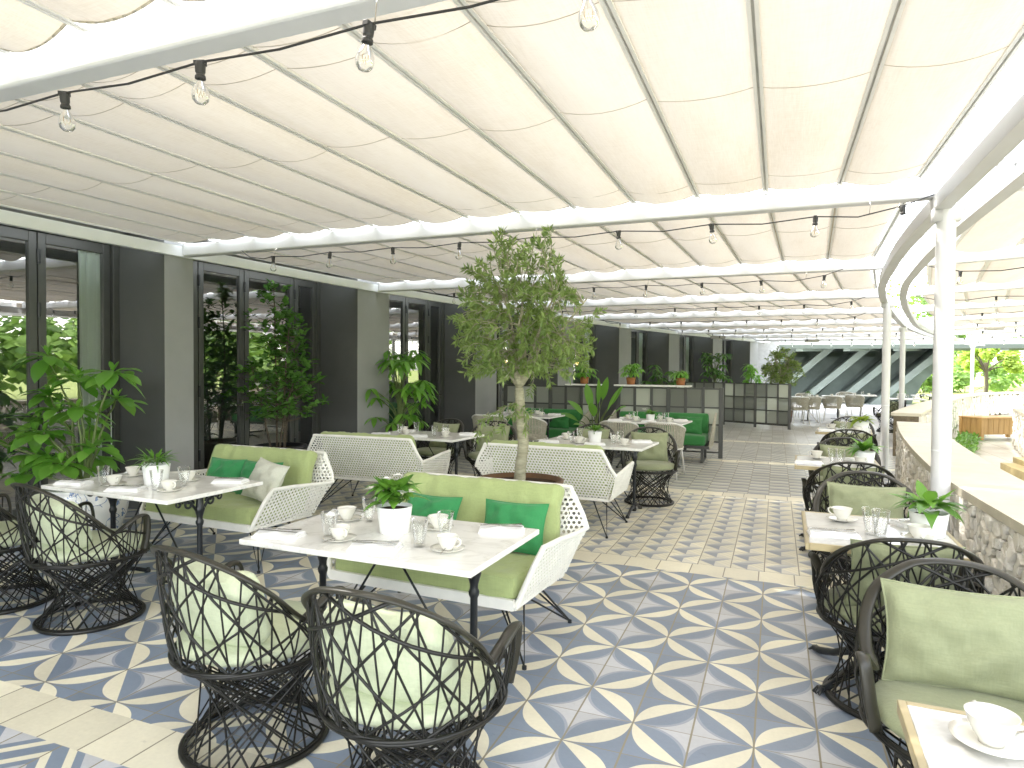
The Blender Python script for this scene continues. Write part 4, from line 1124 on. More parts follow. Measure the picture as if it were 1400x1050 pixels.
for key, x, y, rz, lb, nm in (('r1', .61, 1.43, -.02, 'brass-edged marble table cut by the bottom right corner', 'the corner table'), ('r2', .475, 3.69, -.01, 'brass-edged marble table with two glasses, before the big front cushion', 'the second brass-edged table'),
        ('r3', .50, 6.38, -.03, 'brass-edged marble table third from the corner along the wall', 'the third brass-edged table'), ('r4', .86, 9.85, -.10, 'brass-edged marble table farthest along the wall', 'the farthest brass-edged table')):
    ST.put((x, y, 0), rz, lb, GS); TB[key] = (x, y, rz, nm, .7535, .63, .72)

# ------------------------------------------------------------------ tableware
def mk_cup():
    mb = MB(); mb.lathe([(.001,.004),(.021,.004),(.023,.0),(.024,.008),(.034,.022),(.043,.042),(.049,.062),(.0505,.064),(.0475,.062),(.041,.042),(.031,.022),(.001,.012)], 30)
    o = mb.build('coffee_cup', M['china'], smooth=True); tag(o, '-', 'cup')
    mb = MB(); mb.tube([V(.043,0,.052), V(.060,0,.058), V(.072,0,.050), V(.070,0,.036), V(.054,0,.022), V(.036,0,.020)], [.004,.0045,.0045,.004,.004,.0035], 8); mb.build('handle', M['china'], o, smooth=True)
    return o
def mk_saucer():
    mb = MB(); mb.lathe([(.001,.003),(.028,.003),(.030,0),(.034,.003),(.058,.010),(.076,.017),(.077,.019),(.058,.0135),(.034,.007),(.001,.006)], 36)
    return tag(mb.build('saucer', M['china'], smooth=True), '-', 'saucer')
def mk_spoon():
    mb = MB(); mb.grid(lambda u, v: V((u-.5)*.006*(1+ (0 if v < .72 else 3.2*math.sin(PI*min(1,(v-.72)/.28)))), v*.125-.06, .004*math.sin(PI*v)+(0 if v < .75 else -.004*math.sin(PI*(v-.75)/.25)*(1-(2*u-1)**2))), 6, 26)
    o = mb.build('teaspoon', M['steel'], smooth=True); sm = o.modifiers.new('thick', 'SOLIDIFY'); sm.thickness = .0016
    return tag(o, '-', 'spoon')
def mk_tumbler():
    mb = MB(); seg = 20
    prof = [(.001,.012),(.021,.014),(.024,.034),(.033,.080),(.0392,.128),(.0408,.129),(.0412,.126),(.0355,.080),(.0268,.034),(.0262,.004),(.024,.0),(.001,.0)]
    mb.lathe(prof, seg); o = mb.build('tumbler', M['glass'], smooth=True)
    return tag(o, '-', 'glass')
def mk_napkin():
    mb = MB()
    for k in range(3):
        def top(u, v, k=k): return V((u-.5)*(.225-.012*k), (v-.5)*(.118-.006*k)+.006*math.sin(u*5+k), (.005+.0065*k+.0045*math.sin(u*9+k*2)*math.sin(v*4)+.007*(1-(2*v-1)**2)))
        mb.grid(top, 16, 8)
        def skirt(u, v, k=k):
            a = u*4; i = int(a) % 4; f = a-int(a); c = [(0,0),(1,0),(1,1),(0,1),(0,0)]
            q = top(lerp(c[i][0], c[i+1][0], f), lerp(c[i][1], c[i+1][1], f)); return V(q.x, q.y, lerp(max(0, .0065*k-.001), q.z, v))
        mb.grid(skirt, 40, 1)
    return tag(mb.build('napkin', M['napkin'], smooth=True), '-', 'napkin')
def mk_fork():
    mb = MB(); mb.bar(V(-.095,0,.004), V(.045,0,.004), .007, .0025); mb.hexa([V(.045,-.0035,.003),V(.045,.0035,.003),V(.062,.010,.002),V(.062,-.010,.002)], [V(.045,-.0035,.0055),V(.045,.0035,.0055),V(.062,.010,.0045),V(.062,-.010,.0045)])
    for j in range(4): mb.bar(V(.060, -.0085+j*.0057, .0035), V(.098, -.0085+j*.0057, .006), .003, .002)
    return tag(mb.build('fork', M['steel']), '-', 'fork')
def mk_knife():
    mb = MB(); mb.bar(V(-.105,0,.005), V(-.01,0,.005), .010, .005); mb.hexa([V(-.01,-.004,.003),V(-.01,.004,.003),V(.105,.007,.003),V(.10,-.005,.003)], [V(-.01,-.004,.006),V(-.01,.004,.006),V(.105,.007,.0045),V(.10,-.005,.0045)])
    return tag(mb.build('knife', M['steel'], bevel=.001), '-', 'knife')
CUP, SAU, SPN, TUM, NAP, FRK, KNF = [Proto(f()) for f in (mk_cup, mk_saucer, mk_spoon, mk_tumbler, mk_napkin, mk_fork, mk_knife)]
def on(key, dx, dy, z=0):
    x, y, rz, nm, h, w, d = TB[key]; c, s = math.cos(rz), math.sin(rz); return (x+c*dx-s*dy, y+s*dx+c*dy, h+z)
def setting(key, seat, cx, cy, gx, gy, nx, ny, ang, hand=0, spoon=True, cutlery=True, glass=True, cup=True, second=None):
    cx += R.uniform(-.018,.018); cy += R.uniform(-.015,.015); gx += R.uniform(-.015,.015); gy += R.uniform(-.015,.015); hand += R.uniform(-.5,.5)
    if nx is not None: nx += R.uniform(-.012,.012); ny += R.uniform(-.012,.012); ang += R.uniform(-.18,.18)
    nm = TB[key][3]; at_ = (seat + ' of ' + nm) if seat else 'on ' + nm
    if cup:
        SAU.put(on(key, cx, cy), R.random()*3, 'white saucer under the cup, ' + at_, 'white saucers')
        CUP.put(on(key, cx, cy, .0065), hand, 'white coffee cup on a saucer, ' + at_, 'white coffee cups')
        if spoon: SPN.put(on(key, cx+.045*math.cos(hand-1.2), cy+.045*math.sin(hand-1.2), .017), hand+.4, 'teaspoon laid on the saucer, ' + at_, 'teaspoons on saucers')
    if glass:
        TUM.put(on(key, gx, gy), R.random(), 'clear tumbler, ' + at_, 'clear tumblers')
        if second: TUM.put(on(key, *second), R.random(), 'second clear tumbler beside the first, ' + at_, 'clear tumblers')
    if nx is not None:
        NAP.put(on(key, nx, ny), ang, 'folded white napkin, ' + at_, 'folded white napkins')
        if cutlery:
            c, s = math.cos(ang), math.sin(ang)
            FRK.put(on(key, nx-s*.018, ny+c*.018, .0255), ang+.06, 'steel fork on the napkin, ' + at_, 'cutlery on the napkins')
            KNF.put(on(key, nx+s*.018, ny-c*.018, .0255), ang-.04, 'steel knife on the napkin, ' + at_, 'cutlery on the napkins')
def to_local(key, X, Y):
    x, y, rz = TB[key][:3]; c, s = math.cos(-rz), math.sin(-rz); dx, dy = X-x, Y-y; return c*dx-s*dy, s*dx+c*dy
def four(key, sc=1.0, cut=True):
    setting(key, 'front left seat', -.14, -.20, -.22, -.26+.05, -.46, -.26, .25, -.3, cut, cut)
    setting(key, 'front right seat', .37, -.17, .24, -.16, .06, -.25, .3, -.4, cut, cut)
    setting(key, 'back left seat', -.38, .13, -.26, .17, -.44, .24, .1, 2.6, False, cut)
    setting(key, 'back right seat', .16, .16, .28, .02, .44, .26, .28, 2.4, False, cut)
four('t2'); four('t1'); four('t3', cut=False); four('t4', cut=False); four('t5', cut=False); four('t6', cut=False)
def two(key, cut=True):
    setting(key, 'far seat', -.145, .175, -.02, -.07, -.215, -.19, .15, 2.7, cut, cut)
    setting(key, 'near seat', .165, -.115, .015, -.115, .20, .235, .5, -.5, cut, cut)
setting('r1', '', -.185, .235, 0, 0, None, 0, 0, 1.6, True, False, False)
two('r2'); two('r3', False); two('r4', False)

# ------------------------------------------------------------------ potted plants on the tables
def table_plant(key, dx, dy, label, leaves, mat, L, W, spread, r=.085, h=.125, flowers=0, seed=1, up=.8):
    rnd = random.Random(seed)
    t = thing('potted_plant', label, 'potted plant', on(key, dx, dy), 0, 'white pots of green plants on the tables')
    mb = MB(); mb.lathe([(.001,.0),(r*.80,.0),(r*.82,.004),(r,h),(r*.95,h),(r*.93,h-.02),(.001,h-.022)], 36); mb.build('pot', M['pot'], t, smooth=False)
    t.children[0].data.polygons.foreach_set('use_smooth', [True]*len(t.children[0].data.polygons))
    mb = MB(); mb.lathe([(.001,h-.016),(r*.93,h-.018)], 20); mb.build('soil', M['soil'], t)
    mb = MB()
    for i in range(leaves):
        a = rnd.uniform(0, 2*PI); el = rnd.uniform(.1, 1.25)*up; rr = rnd.uniform(.0, r*.7); z = h+rnd.uniform(0, spread*.38)
        d = V(math.cos(a)*math.cos(el), math.sin(a)*math.cos(el), math.sin(el))
        mb.leaf(V(math.cos(a)*rr, math.sin(a)*rr, z), d, V(0,0,1), L*rnd.uniform(.7,1.2), W*rnd.uniform(.8,1.2), rnd.uniform(.15,.7), .3)
    mb.build('foliage', M[mat], t, smooth=True)
    if flowers:
        for i in range(flowers):
            a = rnd.uniform(0, 2*PI) if i > 2 else (3.6, 1.9, .6)[i]; rr = (.10, .055, .03)[i % 3]; z = h+(.075, .135, .10)[i % 3]; c = V(math.cos(a)*rr, math.sin(a)*rr, z); mb = MB()
            for k in range(7):
                q = k*2*PI/7+i; d = V(math.cos(q), math.sin(q), .35+.2*(k % 2)); mb.leaf(c, d, V(0,0,1), (.050, .034, .03)[i % 3], (.044, .03, .026)[i % 3], .2, .2, 3)
            mb.build('flower', M['petalw'], t, smooth=True)
    return t
table_plant('t2', -.02, .03, 'white pot of glossy leaves and white flowers on the nearest marble table', 80, 'leafy', .125, .062, .26, .086, .13, 5, 3, 1.0)
table_plant('t1', .03, -.01, 'white pot with a spiky yellow-green plant on the china planter table', 60, 'leafy', .12, .022, .12, .088, .135, 0, 5, 1.0)
table_plant('t4', -.02, .0, 'white pot with a low green tuft on the olive table', 60, 'leafy', .08, .03, .10, .078, .12, 0, 6, 1.1)
table_plant('t6', .02, .02, 'small white pot with pale leaves on the right bench sofa table', 30, 'leafy', .09, .05, .10, .07, .10, 2, 8)
table_plant('t5', -.1, .0, 'small white pot on the left bench sofa table, mostly behind the olive', 26, 'leafy', .08, .04, .10, .07, .10, 0, 9)
table_plant('r2', .225, .02, 'white pot with broad pointed leaves on the second brass-edged table, before the column', 30, 'leafy', .16, .062, .12, .085, .115, 0, 11, .8)
table_plant('r3', .22, -.02, 'white pot with broad drooping leaves on the third brass-edged table', 32, 'leafy', .17, .06, .12, .08, .11, 0, 12, .8)
table_plant('r4', .20, .05, 'white pot with bright yellow-green leaves on the farthest brass-edged table', 34, 'lime_leaf', .15, .06, .10, .10, .13, 0, 14, .8)
# ------------------------------------------------------------------ bench sofas, rope chairs, partitions
def bench_sofa(W):
    t = thing('bench_sofa', '-', 'sofa')
    mb = MB(); mb.box((0,0,.265), (W-.08,.66,.05))
    mb.build('base_frame', M['frame'], t, bevel=.004)
    for sx in (-1, 1):
        mb = MB()
        for y in (-.27, .27): mb.bar(V(sx*(W/2-.16),y,.24), V(sx*(W/2-.16),y,.0), .045, .045, up=(0,1,0))
        mb.bar(V(sx*(W/2-.16),-.29,.018), V(sx*(W/2-.16),.29,.018), .045, .03); mb.build('leg', M['frame'], t, bevel=.003)
    mb = MB()
    for k in range(2):
        w = (W-.20)/2; rounded_box(mb, (w-.01,.62,.17), .04, puff=.015, wr=.003, seed=k, off=((k-.5)*w, -.03, .375))
    mb.build('seat_cushion', M['forest'], t, smooth=True)
    mb = MB()
    for k in range(2):
        w = (W-.20)/2; rounded_box(mb, (w-.01,.14,.36), .045, puff=.02, wr=.004, seed=k+4, off=((k-.5)*w, .26, .62), rot=Matrix.Rotation(-.12, 3, 'X'))
    mb.build('back_cushion', M['forest'], t, smooth=True)
    for sx in (-1, 1):
        x = sx*(W/2-.045); mb = MB(); o = V(sx*.05,0,0)
        c = [V(x,-.31,.25), V(x,.33,.25), V(x,.37,.80)+o, V(x,-.28,.60)+o]
        for a, b in zip(c, c[1:]+c[:1]): mb.bar(a, b, .03, .03)
        f = mb.build('arm', M['rope'], t, bevel=.006)
        mb = MB(); n = 24
        for k in range(n):
            u = (k+.5)/n; mb.tube([lerp(c[0], c[1], u), lerp(c[3], c[2], u)], .0095, 6)
        mb.build('rope', M['rope'], f, smooth=True)
    return t
BS = Proto(bench_sofa(1.78)); GB = 'forest green bench sofas against the partition'
BS.put((-1.86, 11.60, 0), -.0, 'forest green bench sofa with roped arms, right of the paddle-leaf plant', GB)
BS.put((-4.14, 11.62, 0), 0, 'forest green bench sofa with roped arms, behind the olive tree', GB)
pillow('pillow', M['forest'], .42, .32, .13, 3, (-1.36, 11.55, .455), 0, -.3, 'forest green pillow on the bench sofa right of the paddle-leaf plant', None)
pillow('pillow', M['forest'], .42, .32, .13, 6, (-3.72, 11.55, .455), 0, -.3, 'forest green pillow on the bench sofa behind the olive tree', None)
def rope_chair():
    t = thing('rope_chair', '-', 'chair')
    rail = []
    for i in range(25):
        a = math.radians(lerp(-128, 128, i/24)); ex = abs(lerp(-128, 128, i/24))
        z = .80-.16*max(0, (ex-35)/93)**1.2; rail.append(V(.285*math.sin(a), -.29*math.cos(a)-.02, z))
    seatr = [V(.245*math.sin(math.radians(a)), -.25*math.cos(math.radians(a)), .42) for a in [lerp(-128, 128, i/24) for i in range(25)]]
    mb = MB(); mb.tube(rail, .012, 8); mb.tube(seatr, .011, 8); mb.bar(V(-.22,.20,.42), V(.22,.20,.42), .03, .022); mb.build('frame', M['wleg'], t, smooth=False)
    mb = MB()
    for i in range(0, 49):
        u = i/48*24; k = min(23, int(u)); f = u-k
        mb.bar(lerp(seatr[k], seatr[k+1], f), lerp(rail[k], rail[k+1], f), .017, .007, up=V(math.sin(math.radians(lerp(-128,128,i/48))), -math.cos(math.radians(lerp(-128,128,i/48))), 0))
    mb.build('rope_back', M['rope'], t)
    mb = MB(); rounded_box(mb, (.44,.44,.06), .025, puff=.012, off=(0,-.01,.445)); mb.build('seat_cushion', M['rope'], t, smooth=True)
    for sx in (-1, 1):
        for sy in (-1, 1):
            mb = MB(); mb.tube([V(sx*.19, sy*.19-.01, .42), V(sx*.235, sy*.25-.01, .0)], [.013, .010], 8); mb.build('leg', M['wleg'], t, smooth=True)
    return t
RC = Proto(rope_chair()); GR = 'taupe rope chairs with white legs'
for x, y, rz, lb in ((-2.17, 9.66, .12, 'taupe rope chair with white legs, left of two before the right bench sofa'), (-1.49, 9.72, -.10, 'taupe rope chair with white legs, right of two before the right bench sofa'),
        (-4.42, 9.98, .15, 'taupe rope chair seen left of the olive trunk'), (-3.72, 10.02, -.2, 'taupe rope chair seen right of the olive trunk'),
        (.62, 20.9, .3, 'taupe rope chair just right of the grid screen'), (.98, 21.6, .1, 'taupe rope chair beside the grid screen, second from it'), (1.62, 22.4, -.1, 'taupe rope chair third from the grid screen'), (2.35, 23.6, -.2, 'taupe rope chair farthest right beyond the grid screen'),
        (.9, 24.0, 3.3, 'pale far rope chair facing us, left of the distant tables'), (2.3, 26.3, 3.0, 'pale far rope chair facing us before the pavilion')):
    RC.put((x, y, 0), rz, lb, GR)
def far_table(x, y, lb):
    ST.put((x, y, 0), R.uniform(-.3, .3), lb, GS)
def dup_far_table(): pass
def square_table():
    t = thing('dining_table', '-', 'table'); mb = MB(); mb.box((0,0,.735), (.95,.8,.03)); mb.build('table_top', M['pot'], t, bevel=.004)
    mb = MB(); mb.lathe([(.22,0),(.22,.015),(.03,.03),(.03,.72)], 16); mb.build('pedestal', M['iron'], t); return t
DT = Proto(square_table()); GD_ = 'distant dining tables before the pavilion'
for key, x, y, lb in (('f1', .95, 22.5, 'distant dining table among the rope chairs, nearest the grid screen'), ('f2', 1.9, 23.9, 'distant dining table among the rope chairs, middle one'), ('f3', 2.7, 25.2, 'distant white dining table in the sun before the pavilion'), ('f4', 3.6, 22.6, 'distant dining table with a plant pot beyond the two white columns'), ('f5', 4.9, 26.2, 'distant dining table far right beyond the curving wall')):
    DT.put((x, y, 0), R.uniform(-.2, .2), lb, GD_); TB[key] = (x, y, 0, {'f1': 'the distant table nearest the grid screen', 'f2': 'the middle distant table', 'f3': 'the sunlit distant table', 'f4': 'the distant table past the white columns', 'f5': 'the distant table far right'}[key], .75, .95, .8)
    CUP.put(on(key, -.2, -.1), 1, 'white cup, left side of ' + TB[key][3], 'white coffee cups'); CUP.put(on(key, .25, .12), 2, 'white cup, right side of ' + TB[key][3], 'white coffee cups')
    TUM.put(on(key, .02, -.2), 0, 'clear tumbler on ' + TB[key][3], 'clear tumblers'); NAP.put(on(key, .28, -.22), .2, 'folded white napkin on ' + TB[key][3], 'folded white napkins')
table_plant('f4', -.1, 0, 'white pot with a leafy plant on the distant table past the white columns', 24, 'leafy', .14, .06, .10, .11, .16, 0, 21)
table_plant('f1', .0, 0, 'white pot with a leafy plant on the distant table nearest the grid screen', 24, 'leafy', .12, .05, .10, .08, .10, 0, 22)
# partitions with ribbed glass panels
def partition(x0, x1, y, n, label, z1=1.25, rows=((.30,.58),(.60,.88),(.905,1.215)), y1=None, ledge=None):
    t = thing('partition', label, 'partition', (0,0,0)); y1 = y if y1 is None else y1
    A, B = V(x0, y, 0), V(x1, y1, 0)
    for k in range(n+1):
        p = lerp(A, B, k/n); mb = MB(); w = .075 if k % 3 == 0 else .05
        mb.bar(p+V(0,0,0 if k % 3 == 0 else .12), p+V(0,0,z1), w, .05, up=(0,1,0)); mb.build('post', M['frame'], t, bevel=.003)
    for z in [rows[0][0]-.012]+[r[1]+.011 for r in rows]+[.10]:
        mb = MB(); mb.bar(A+V(0,0,z), B+V(0,0,z), .046, .026); mb.build('rail', M['frame'], t)
    for k in range(n):
        for r in rows:
            a = lerp(A, B, (k+.07)/n); b = lerp(A, B, (k+.93)/n); mb = MB()
            mb.hexa([a+V(0,-.006,r[0]), b+V(0,-.006,r[0]), b+V(0,.006,r[0]), a+V(0,.006,r[0])], [a+V(0,-.006,r[1]), b+V(0,-.006,r[1]), b+V(0,.006,r[1]), a+V(0,.006,r[1])])
            mb.build('panel', M[('ribbed', 'ribbed', 'ribbed_shaded', 'ribbed_lit', 'ribbed_shaded')[(k*7+rows.index(r)*3) % 5]], t)  # uneven lighting of the panels is put into lighter and darker glass tones
    if ledge:
        mb = MB(); mb.box(((ledge[0]+ledge[1])/2, y+.10, z1+.014), (ledge[1]-ledge[0], .34, .028)); mb.build('ledge', M['marble'], t, bevel=.003)
    return t
partition(-2.72, -.89, 12.08, 6, 'dark framed partition of ribbed glass carrying two terracotta pots', ledge=(-2.80, -1.42))
partition(-5.0, -3.12, 12.08, 6, 'dark framed partition of ribbed glass behind the olive tree', ledge=(-3.75, -3.08))
partition(-3.1, .34, 20.5, 12, 'dark framed grid screen of ribbed glass standing alone farther back', 1.22, ((.14,.47),(.495,.82),(.845,1.19)), 18.8)

# ------------------------------------------------------------------ planters and big plants
def lathe_pot(t, prof, mat, soil_r, soil_z, seg=36):
    mb = MB(); mb.lathe(prof, seg); mb.build('pot', mat, t, smooth=True)
    mb = MB(); mb.lathe([(.001, soil_z+.01), (soil_r*.6, soil_z+.012), (soil_r, soil_z)], 24); mb.v = [p+V(0,0,noise.noise(p*18)*.008) for p in mb.v]; mb.build('soil', M['soil'], t)
def limb(mb, pts, r0, r1, sides=7, seed=0, wob=.012):
    sm = []; n = len(pts)
    for i in range(n-1):
        p0 = pts[max(i-1,0)]; p1 = pts[i]; p2 = pts[i+1]; p3 = pts[min(i+2,n-1)]
        for k in range(4):
            u = k/4; q = .5*((2*p1)+(p2-p0)*u+(2*p0-5*p1+4*p2-p3)*u*u+(3*p1-p0-3*p2+p3)*u**3)
            q = q+V(noise.noise(q*9+V(seed,0,0)), noise.noise(q*9+V(0,seed,0)), 0)*wob*(0 if i+k == 0 else 1); sm.append(q)
    sm.append(pts[-1]); m = len(sm)
    mb.tube(sm, [lerp(r0, r1, i/(m-1))*(1+.12*noise.noise(q*25)) for i, q in enumerate(sm)], sides)
# left: whorled leaves in a blue and white china jar
rnd = random.Random(4)
PX, PY_ = -5.62, 3.92
t = thing('jar_planter', 'large plant with whorls of broad leaves in a blue and white china jar', 'potted plant', (PX, PY_, 0))
lathe_pot(t, [(.001,.0),(.20,.0),(.215,.02),(.27,.12),(.325,.26),(.335,.36),(.315,.44),(.30,.475),(.312,.49),(.29,.50),(.275,.47),(.001,.45)], M['chinaware'], .27, .455)
WH = [(-6.25,4.0,1.647),(-6.32,4.05,1.287),(-5.75,3.95,1.423),(-5.46,4.05,1.50),(-5.64,3.85,1.177),(-5.53,3.9,.842),(-6.1,4.0,1.15),(-6.38,3.95,.738),(-5.95,3.8,.76),(-6.7,3.7,.92),(-5.75,4.3,1.25),(-6.05,4.25,.98),(-5.85,3.7,.98),(-6.2,3.85,.95),(-6.0,4.1,1.45),(-5.7,3.75,.72),(-6.15,3.75,.60),(-5.9,4.2,.70),(-6.55,4.1,1.05)]
WH = [(x+.02, y, z) for x, y, z in WH]
ms = MB(); ml = MB()
for i, (x, y, z) in enumerate(WH):
    c = V(x-PX, y-PY_, z)
    limb(ms, [V(rnd.uniform(-.1,.1), rnd.uniform(-.1,.1), .45), V(c.x*.35, c.y*.4, lerp(.45, z, .55)), V(c.x*.8, c.y*.8, lerp(.45, z, .85)), c], .012, .006, 6, i)
    n = rnd.randint(9, 12)
    for k in range(n):
        a = k*2*PI/n+rnd.uniform(-.25,.25); el = rnd.uniform(-.35, .55); d = V(math.cos(a)*math.cos(el), math.sin(a)*math.cos(el), math.sin(el))
        s = rnd.uniform(.8, 1.15); d2 = d.copy()
        ml.leaf(c+V(0,0,rnd.uniform(-.03,.02)), d2, V(0,0,1), .265*s, .128*s, rnd.uniform(.15,.65), .18, 6, .62 if False else 1.35)
    for k in range(4):
        a = rnd.uniform(0, 6.28); ml.leaf(c, V(math.cos(a)*.5, math.sin(a)*.5, 1), V(0,0,1), .12, .04, .1, .2, 5, 1.3)
ms.build('stem', M['stem'], t, smooth=True); ml.build('foliage', M['bigleaf'], t, smooth=True)
# dark magnolia in a black planter
rnd = random.Random(8)
PX, PY_ = -6.06, 6.85
t = thing('magnolia_planter', 'tall dark magnolia with oval glossy leaves in a black planter by the doors', 'potted plant', (PX, PY_, 0))
lathe_pot(t, [(.001,0),(.26,0),(.29,.02),(.35,.50),(.345,.53),(.31,.53),(.30,.48),(.001,.47)], M['blackpot'], .30, .48)
ms = MB(); ml = MB()
def oval_leaves(c, n, L, W, up=.3):
    for k in range(n):
        a = rnd.uniform(0, 6.28); el = rnd.uniform(-.3, 1.0); d = V(math.cos(a)*math.cos(el), math.sin(a)*math.cos(el), math.sin(el)+up*.3)
        ml.leaf(c+V(rnd.uniform(-.03,.03), rnd.uniform(-.03,.03), rnd.uniform(-.04,.04)), d, V(rnd.uniform(-.3,.3),rnd.uniform(-.3,.3),1), L*rnd.uniform(.7,1.2), W*rnd.uniform(.8,1.15), rnd.uniform(0,.35), .3, 4, .9)
for (sx, sy, top, lean) in ((-.12,.02,2.62,(-.10,0)), (.20,-.05,2.22,(.22,-.05)), (.02,.14,2.0,(.05,.25)), (-.2,-.1,1.6,(-.35,-.15)), (.1,-.15,1.45,(.42,-.2))):
    a = V(sx*.5, sy*.5, .46); b = V(lean[0], lean[1], top); mid = lerp(a, b, .5)+V(rnd.uniform(-.05,.05), rnd.uniform(-.05,.05), 0)
    limb(ms, [a, mid, b], .016, .006, 6, sx)
    z = .85
    while z < top:
        u = (z-.46)/(top-.46); c = lerp(a, b, u); w = (.40 if top < 2.3 else .38)*1.3*(1-u)**.6*min(1, (z-.55)/.35)+.08
        for k in range(3):
            q = rnd.uniform(0, 6.28); e = c+V(math.cos(q), math.sin(q), .35)*w*rnd.uniform(.4, 1.0)
            limb(ms, [c, lerp(c, e, .6)-V(0,0,.02), e], .005, .003, 4, k, .004); oval_leaves(e, 8, .125, .062)
        z += .10
    oval_leaves(b, 9, .12, .06, 1)
ms.build('stem', M['dbark'], t, smooth=True); ml.build('foliage', M['darkleaf'], t, smooth=True)
mb = MB()
for k in range(6): mb.leaf(V(.02,-.42,1.32), V(math.cos(k), math.sin(k), .9), V(0,0,1), .055, .04, 0, .4, 4)
mb.build('flower', M['petalw'], t, smooth=True)
# schefflera against the pillar, others like it
def schefflera(x, y, z0, H, spread, label, seed, name='schefflera_plant', potr=.26, mat='darkleaf', n=26, L=.20):
    rnd = random.Random(seed); t = thing(name, label, 'potted plant', (x, y, z0), 0)
    lathe_pot(t, [(.001,0),(potr*.8,0),(potr,potr*1.5),(potr*.9,potr*1.5),(.001,potr*1.35)], M['blackpot'] if z0 == 0 else M['terra'], potr*.9, potr*1.36)
    ms = MB(); ml = MB(); zb = potr*1.4
    for i in range(n):
        u = rnd.random(); a = rnd.uniform(0, 6.28); z = lerp(zb+.18*H, H, u); w = spread*(.45+.55*math.sin(PI*min(1, .25+u*.72)))*rnd.uniform(.35, 1)
        c = V(math.cos(a)*w, math.sin(a)*w, z); s = V(math.cos(a)*w*.15, math.sin(a)*w*.15, z*.72)
        limb(ms, [V(rnd.uniform(-.05,.05), rnd.uniform(-.05,.05), zb), s, lerp(s, c, .7)+V(0,0,.04), c], .012*(potr/.26), .004, 5, i, .01)
        m = rnd.randint(7, 10)
        for k in range(m):
            q = k*2*PI/m+rnd.uniform(-.2,.2); el = rnd.uniform(-.6, .12); d = V(math.cos(q)*math.cos(el), math.sin(q)*math.cos(el), math.sin(el)); lk = L*rnd.uniform(.75, 1.15)
            ml.leaf(c+d*.02, d, V(0,0,1), lk, lk*.34, rnd.uniform(.2,.6), .2, 5, 1.0)
    ms.build('stem', M['stem'], t, smooth=True); ml.build('foliage', M[mat], t, smooth=True); return t
schefflera(-5.55, 8.98, 0, 1.85, .62, 'schefflera with drooping fingered leaves before the light pillar face', 31, n=34, L=.22, mat='bigleaf')
schefflera(-4.75, 12.9, 0, 1.25, .45, 'dark leafy plant in the corner behind the olive tree', 33, n=18, L=.22)
schefflera(-3.05, 19.4, 0, 1.75, .6, 'broad-leaved plant against the facade right of the middle terracotta pot', 34, n=24, L=.24)
schefflera(-1.95, 23.3, 0, 2.35, .65, 'tall dark bushy plant against the facade above the grid screen', 35, n=46, L=.22)
schefflera(-.85, 26.2, 0, 1.9, .6, 'green plant by the last pillar of the facade', 36, n=22, L=.26, mat='bigleaf')
# terracotta pots on the partition ledges
for x, lb, sd in ((-2.52, 'terracotta pot with upright leaves on the left end of the partition ledge', 41), (-1.61, 'terracotta pot with a small plant on the right end of the partition ledge', 42), (-3.42, 'terracotta pot on the ledge just right of the olive crown', 43)):
    schefflera(x, 12.2, 1.279, .40 if sd != 42 else .27, .19 if sd != 42 else .11, lb, sd, 'terracotta_plant', .088, 'bigleaf', 12, .12)
# paddle-leaf plant between the bench sofas
rnd = random.Random(12)
t = thing('paddle_leaf_plant', 'bird-of-paradise plant with long paddle leaves between the two bench sofas', 'potted plant', (-2.95, 11.35, 0))
lathe_pot(t, [(.001,0),(.19,0),(.22,.40),(.20,.40),(.001,.37)], M['blackpot'], .2, .37)
ms = MB(); ml = MB()
for i, (ex, ey, ez, L) in enumerate(((.05,-.1,1.30,.50),(.34,-.1,1.12,.50),(.62,-.2,.82,.45),(.55,-.3,1.02,.40),(-.12,-.15,1.18,.46),(-.38,-.1,.98,.46),(-.5,-.2,.80,.42),(.15,.1,1.42,.44),(-.22,.15,1.3,.4),(.28,-.3,.70,.4),(-.2,-.35,.62,.36),(.0,-.3,.95,.42),(.42,.05,1.28,.42))):
    b = V(rnd.uniform(-.08,.08), rnd.uniform(-.08,.08), .36); e = V(ex*.62, ey*.62, lerp(.36, ez, .62)); limb(ms, [b, lerp(b, e, .6)+V(0,0,.08), e], .012, .007, 6, i, .004)
    d = V(ex*.9, ey*.9, (ez-.36)*.75); ml.leaf(e, d, V(-ey, ex, .3) if abs(ex)+abs(ey) < .2 else V(0,-.4,1), L, .155, .25 if ez < 1.1 else .05, .22, 8, .85)
ms.build('stem', M['stem'], t, smooth=True); ml.build('foliage', M['bigleaf'], t, smooth=True)

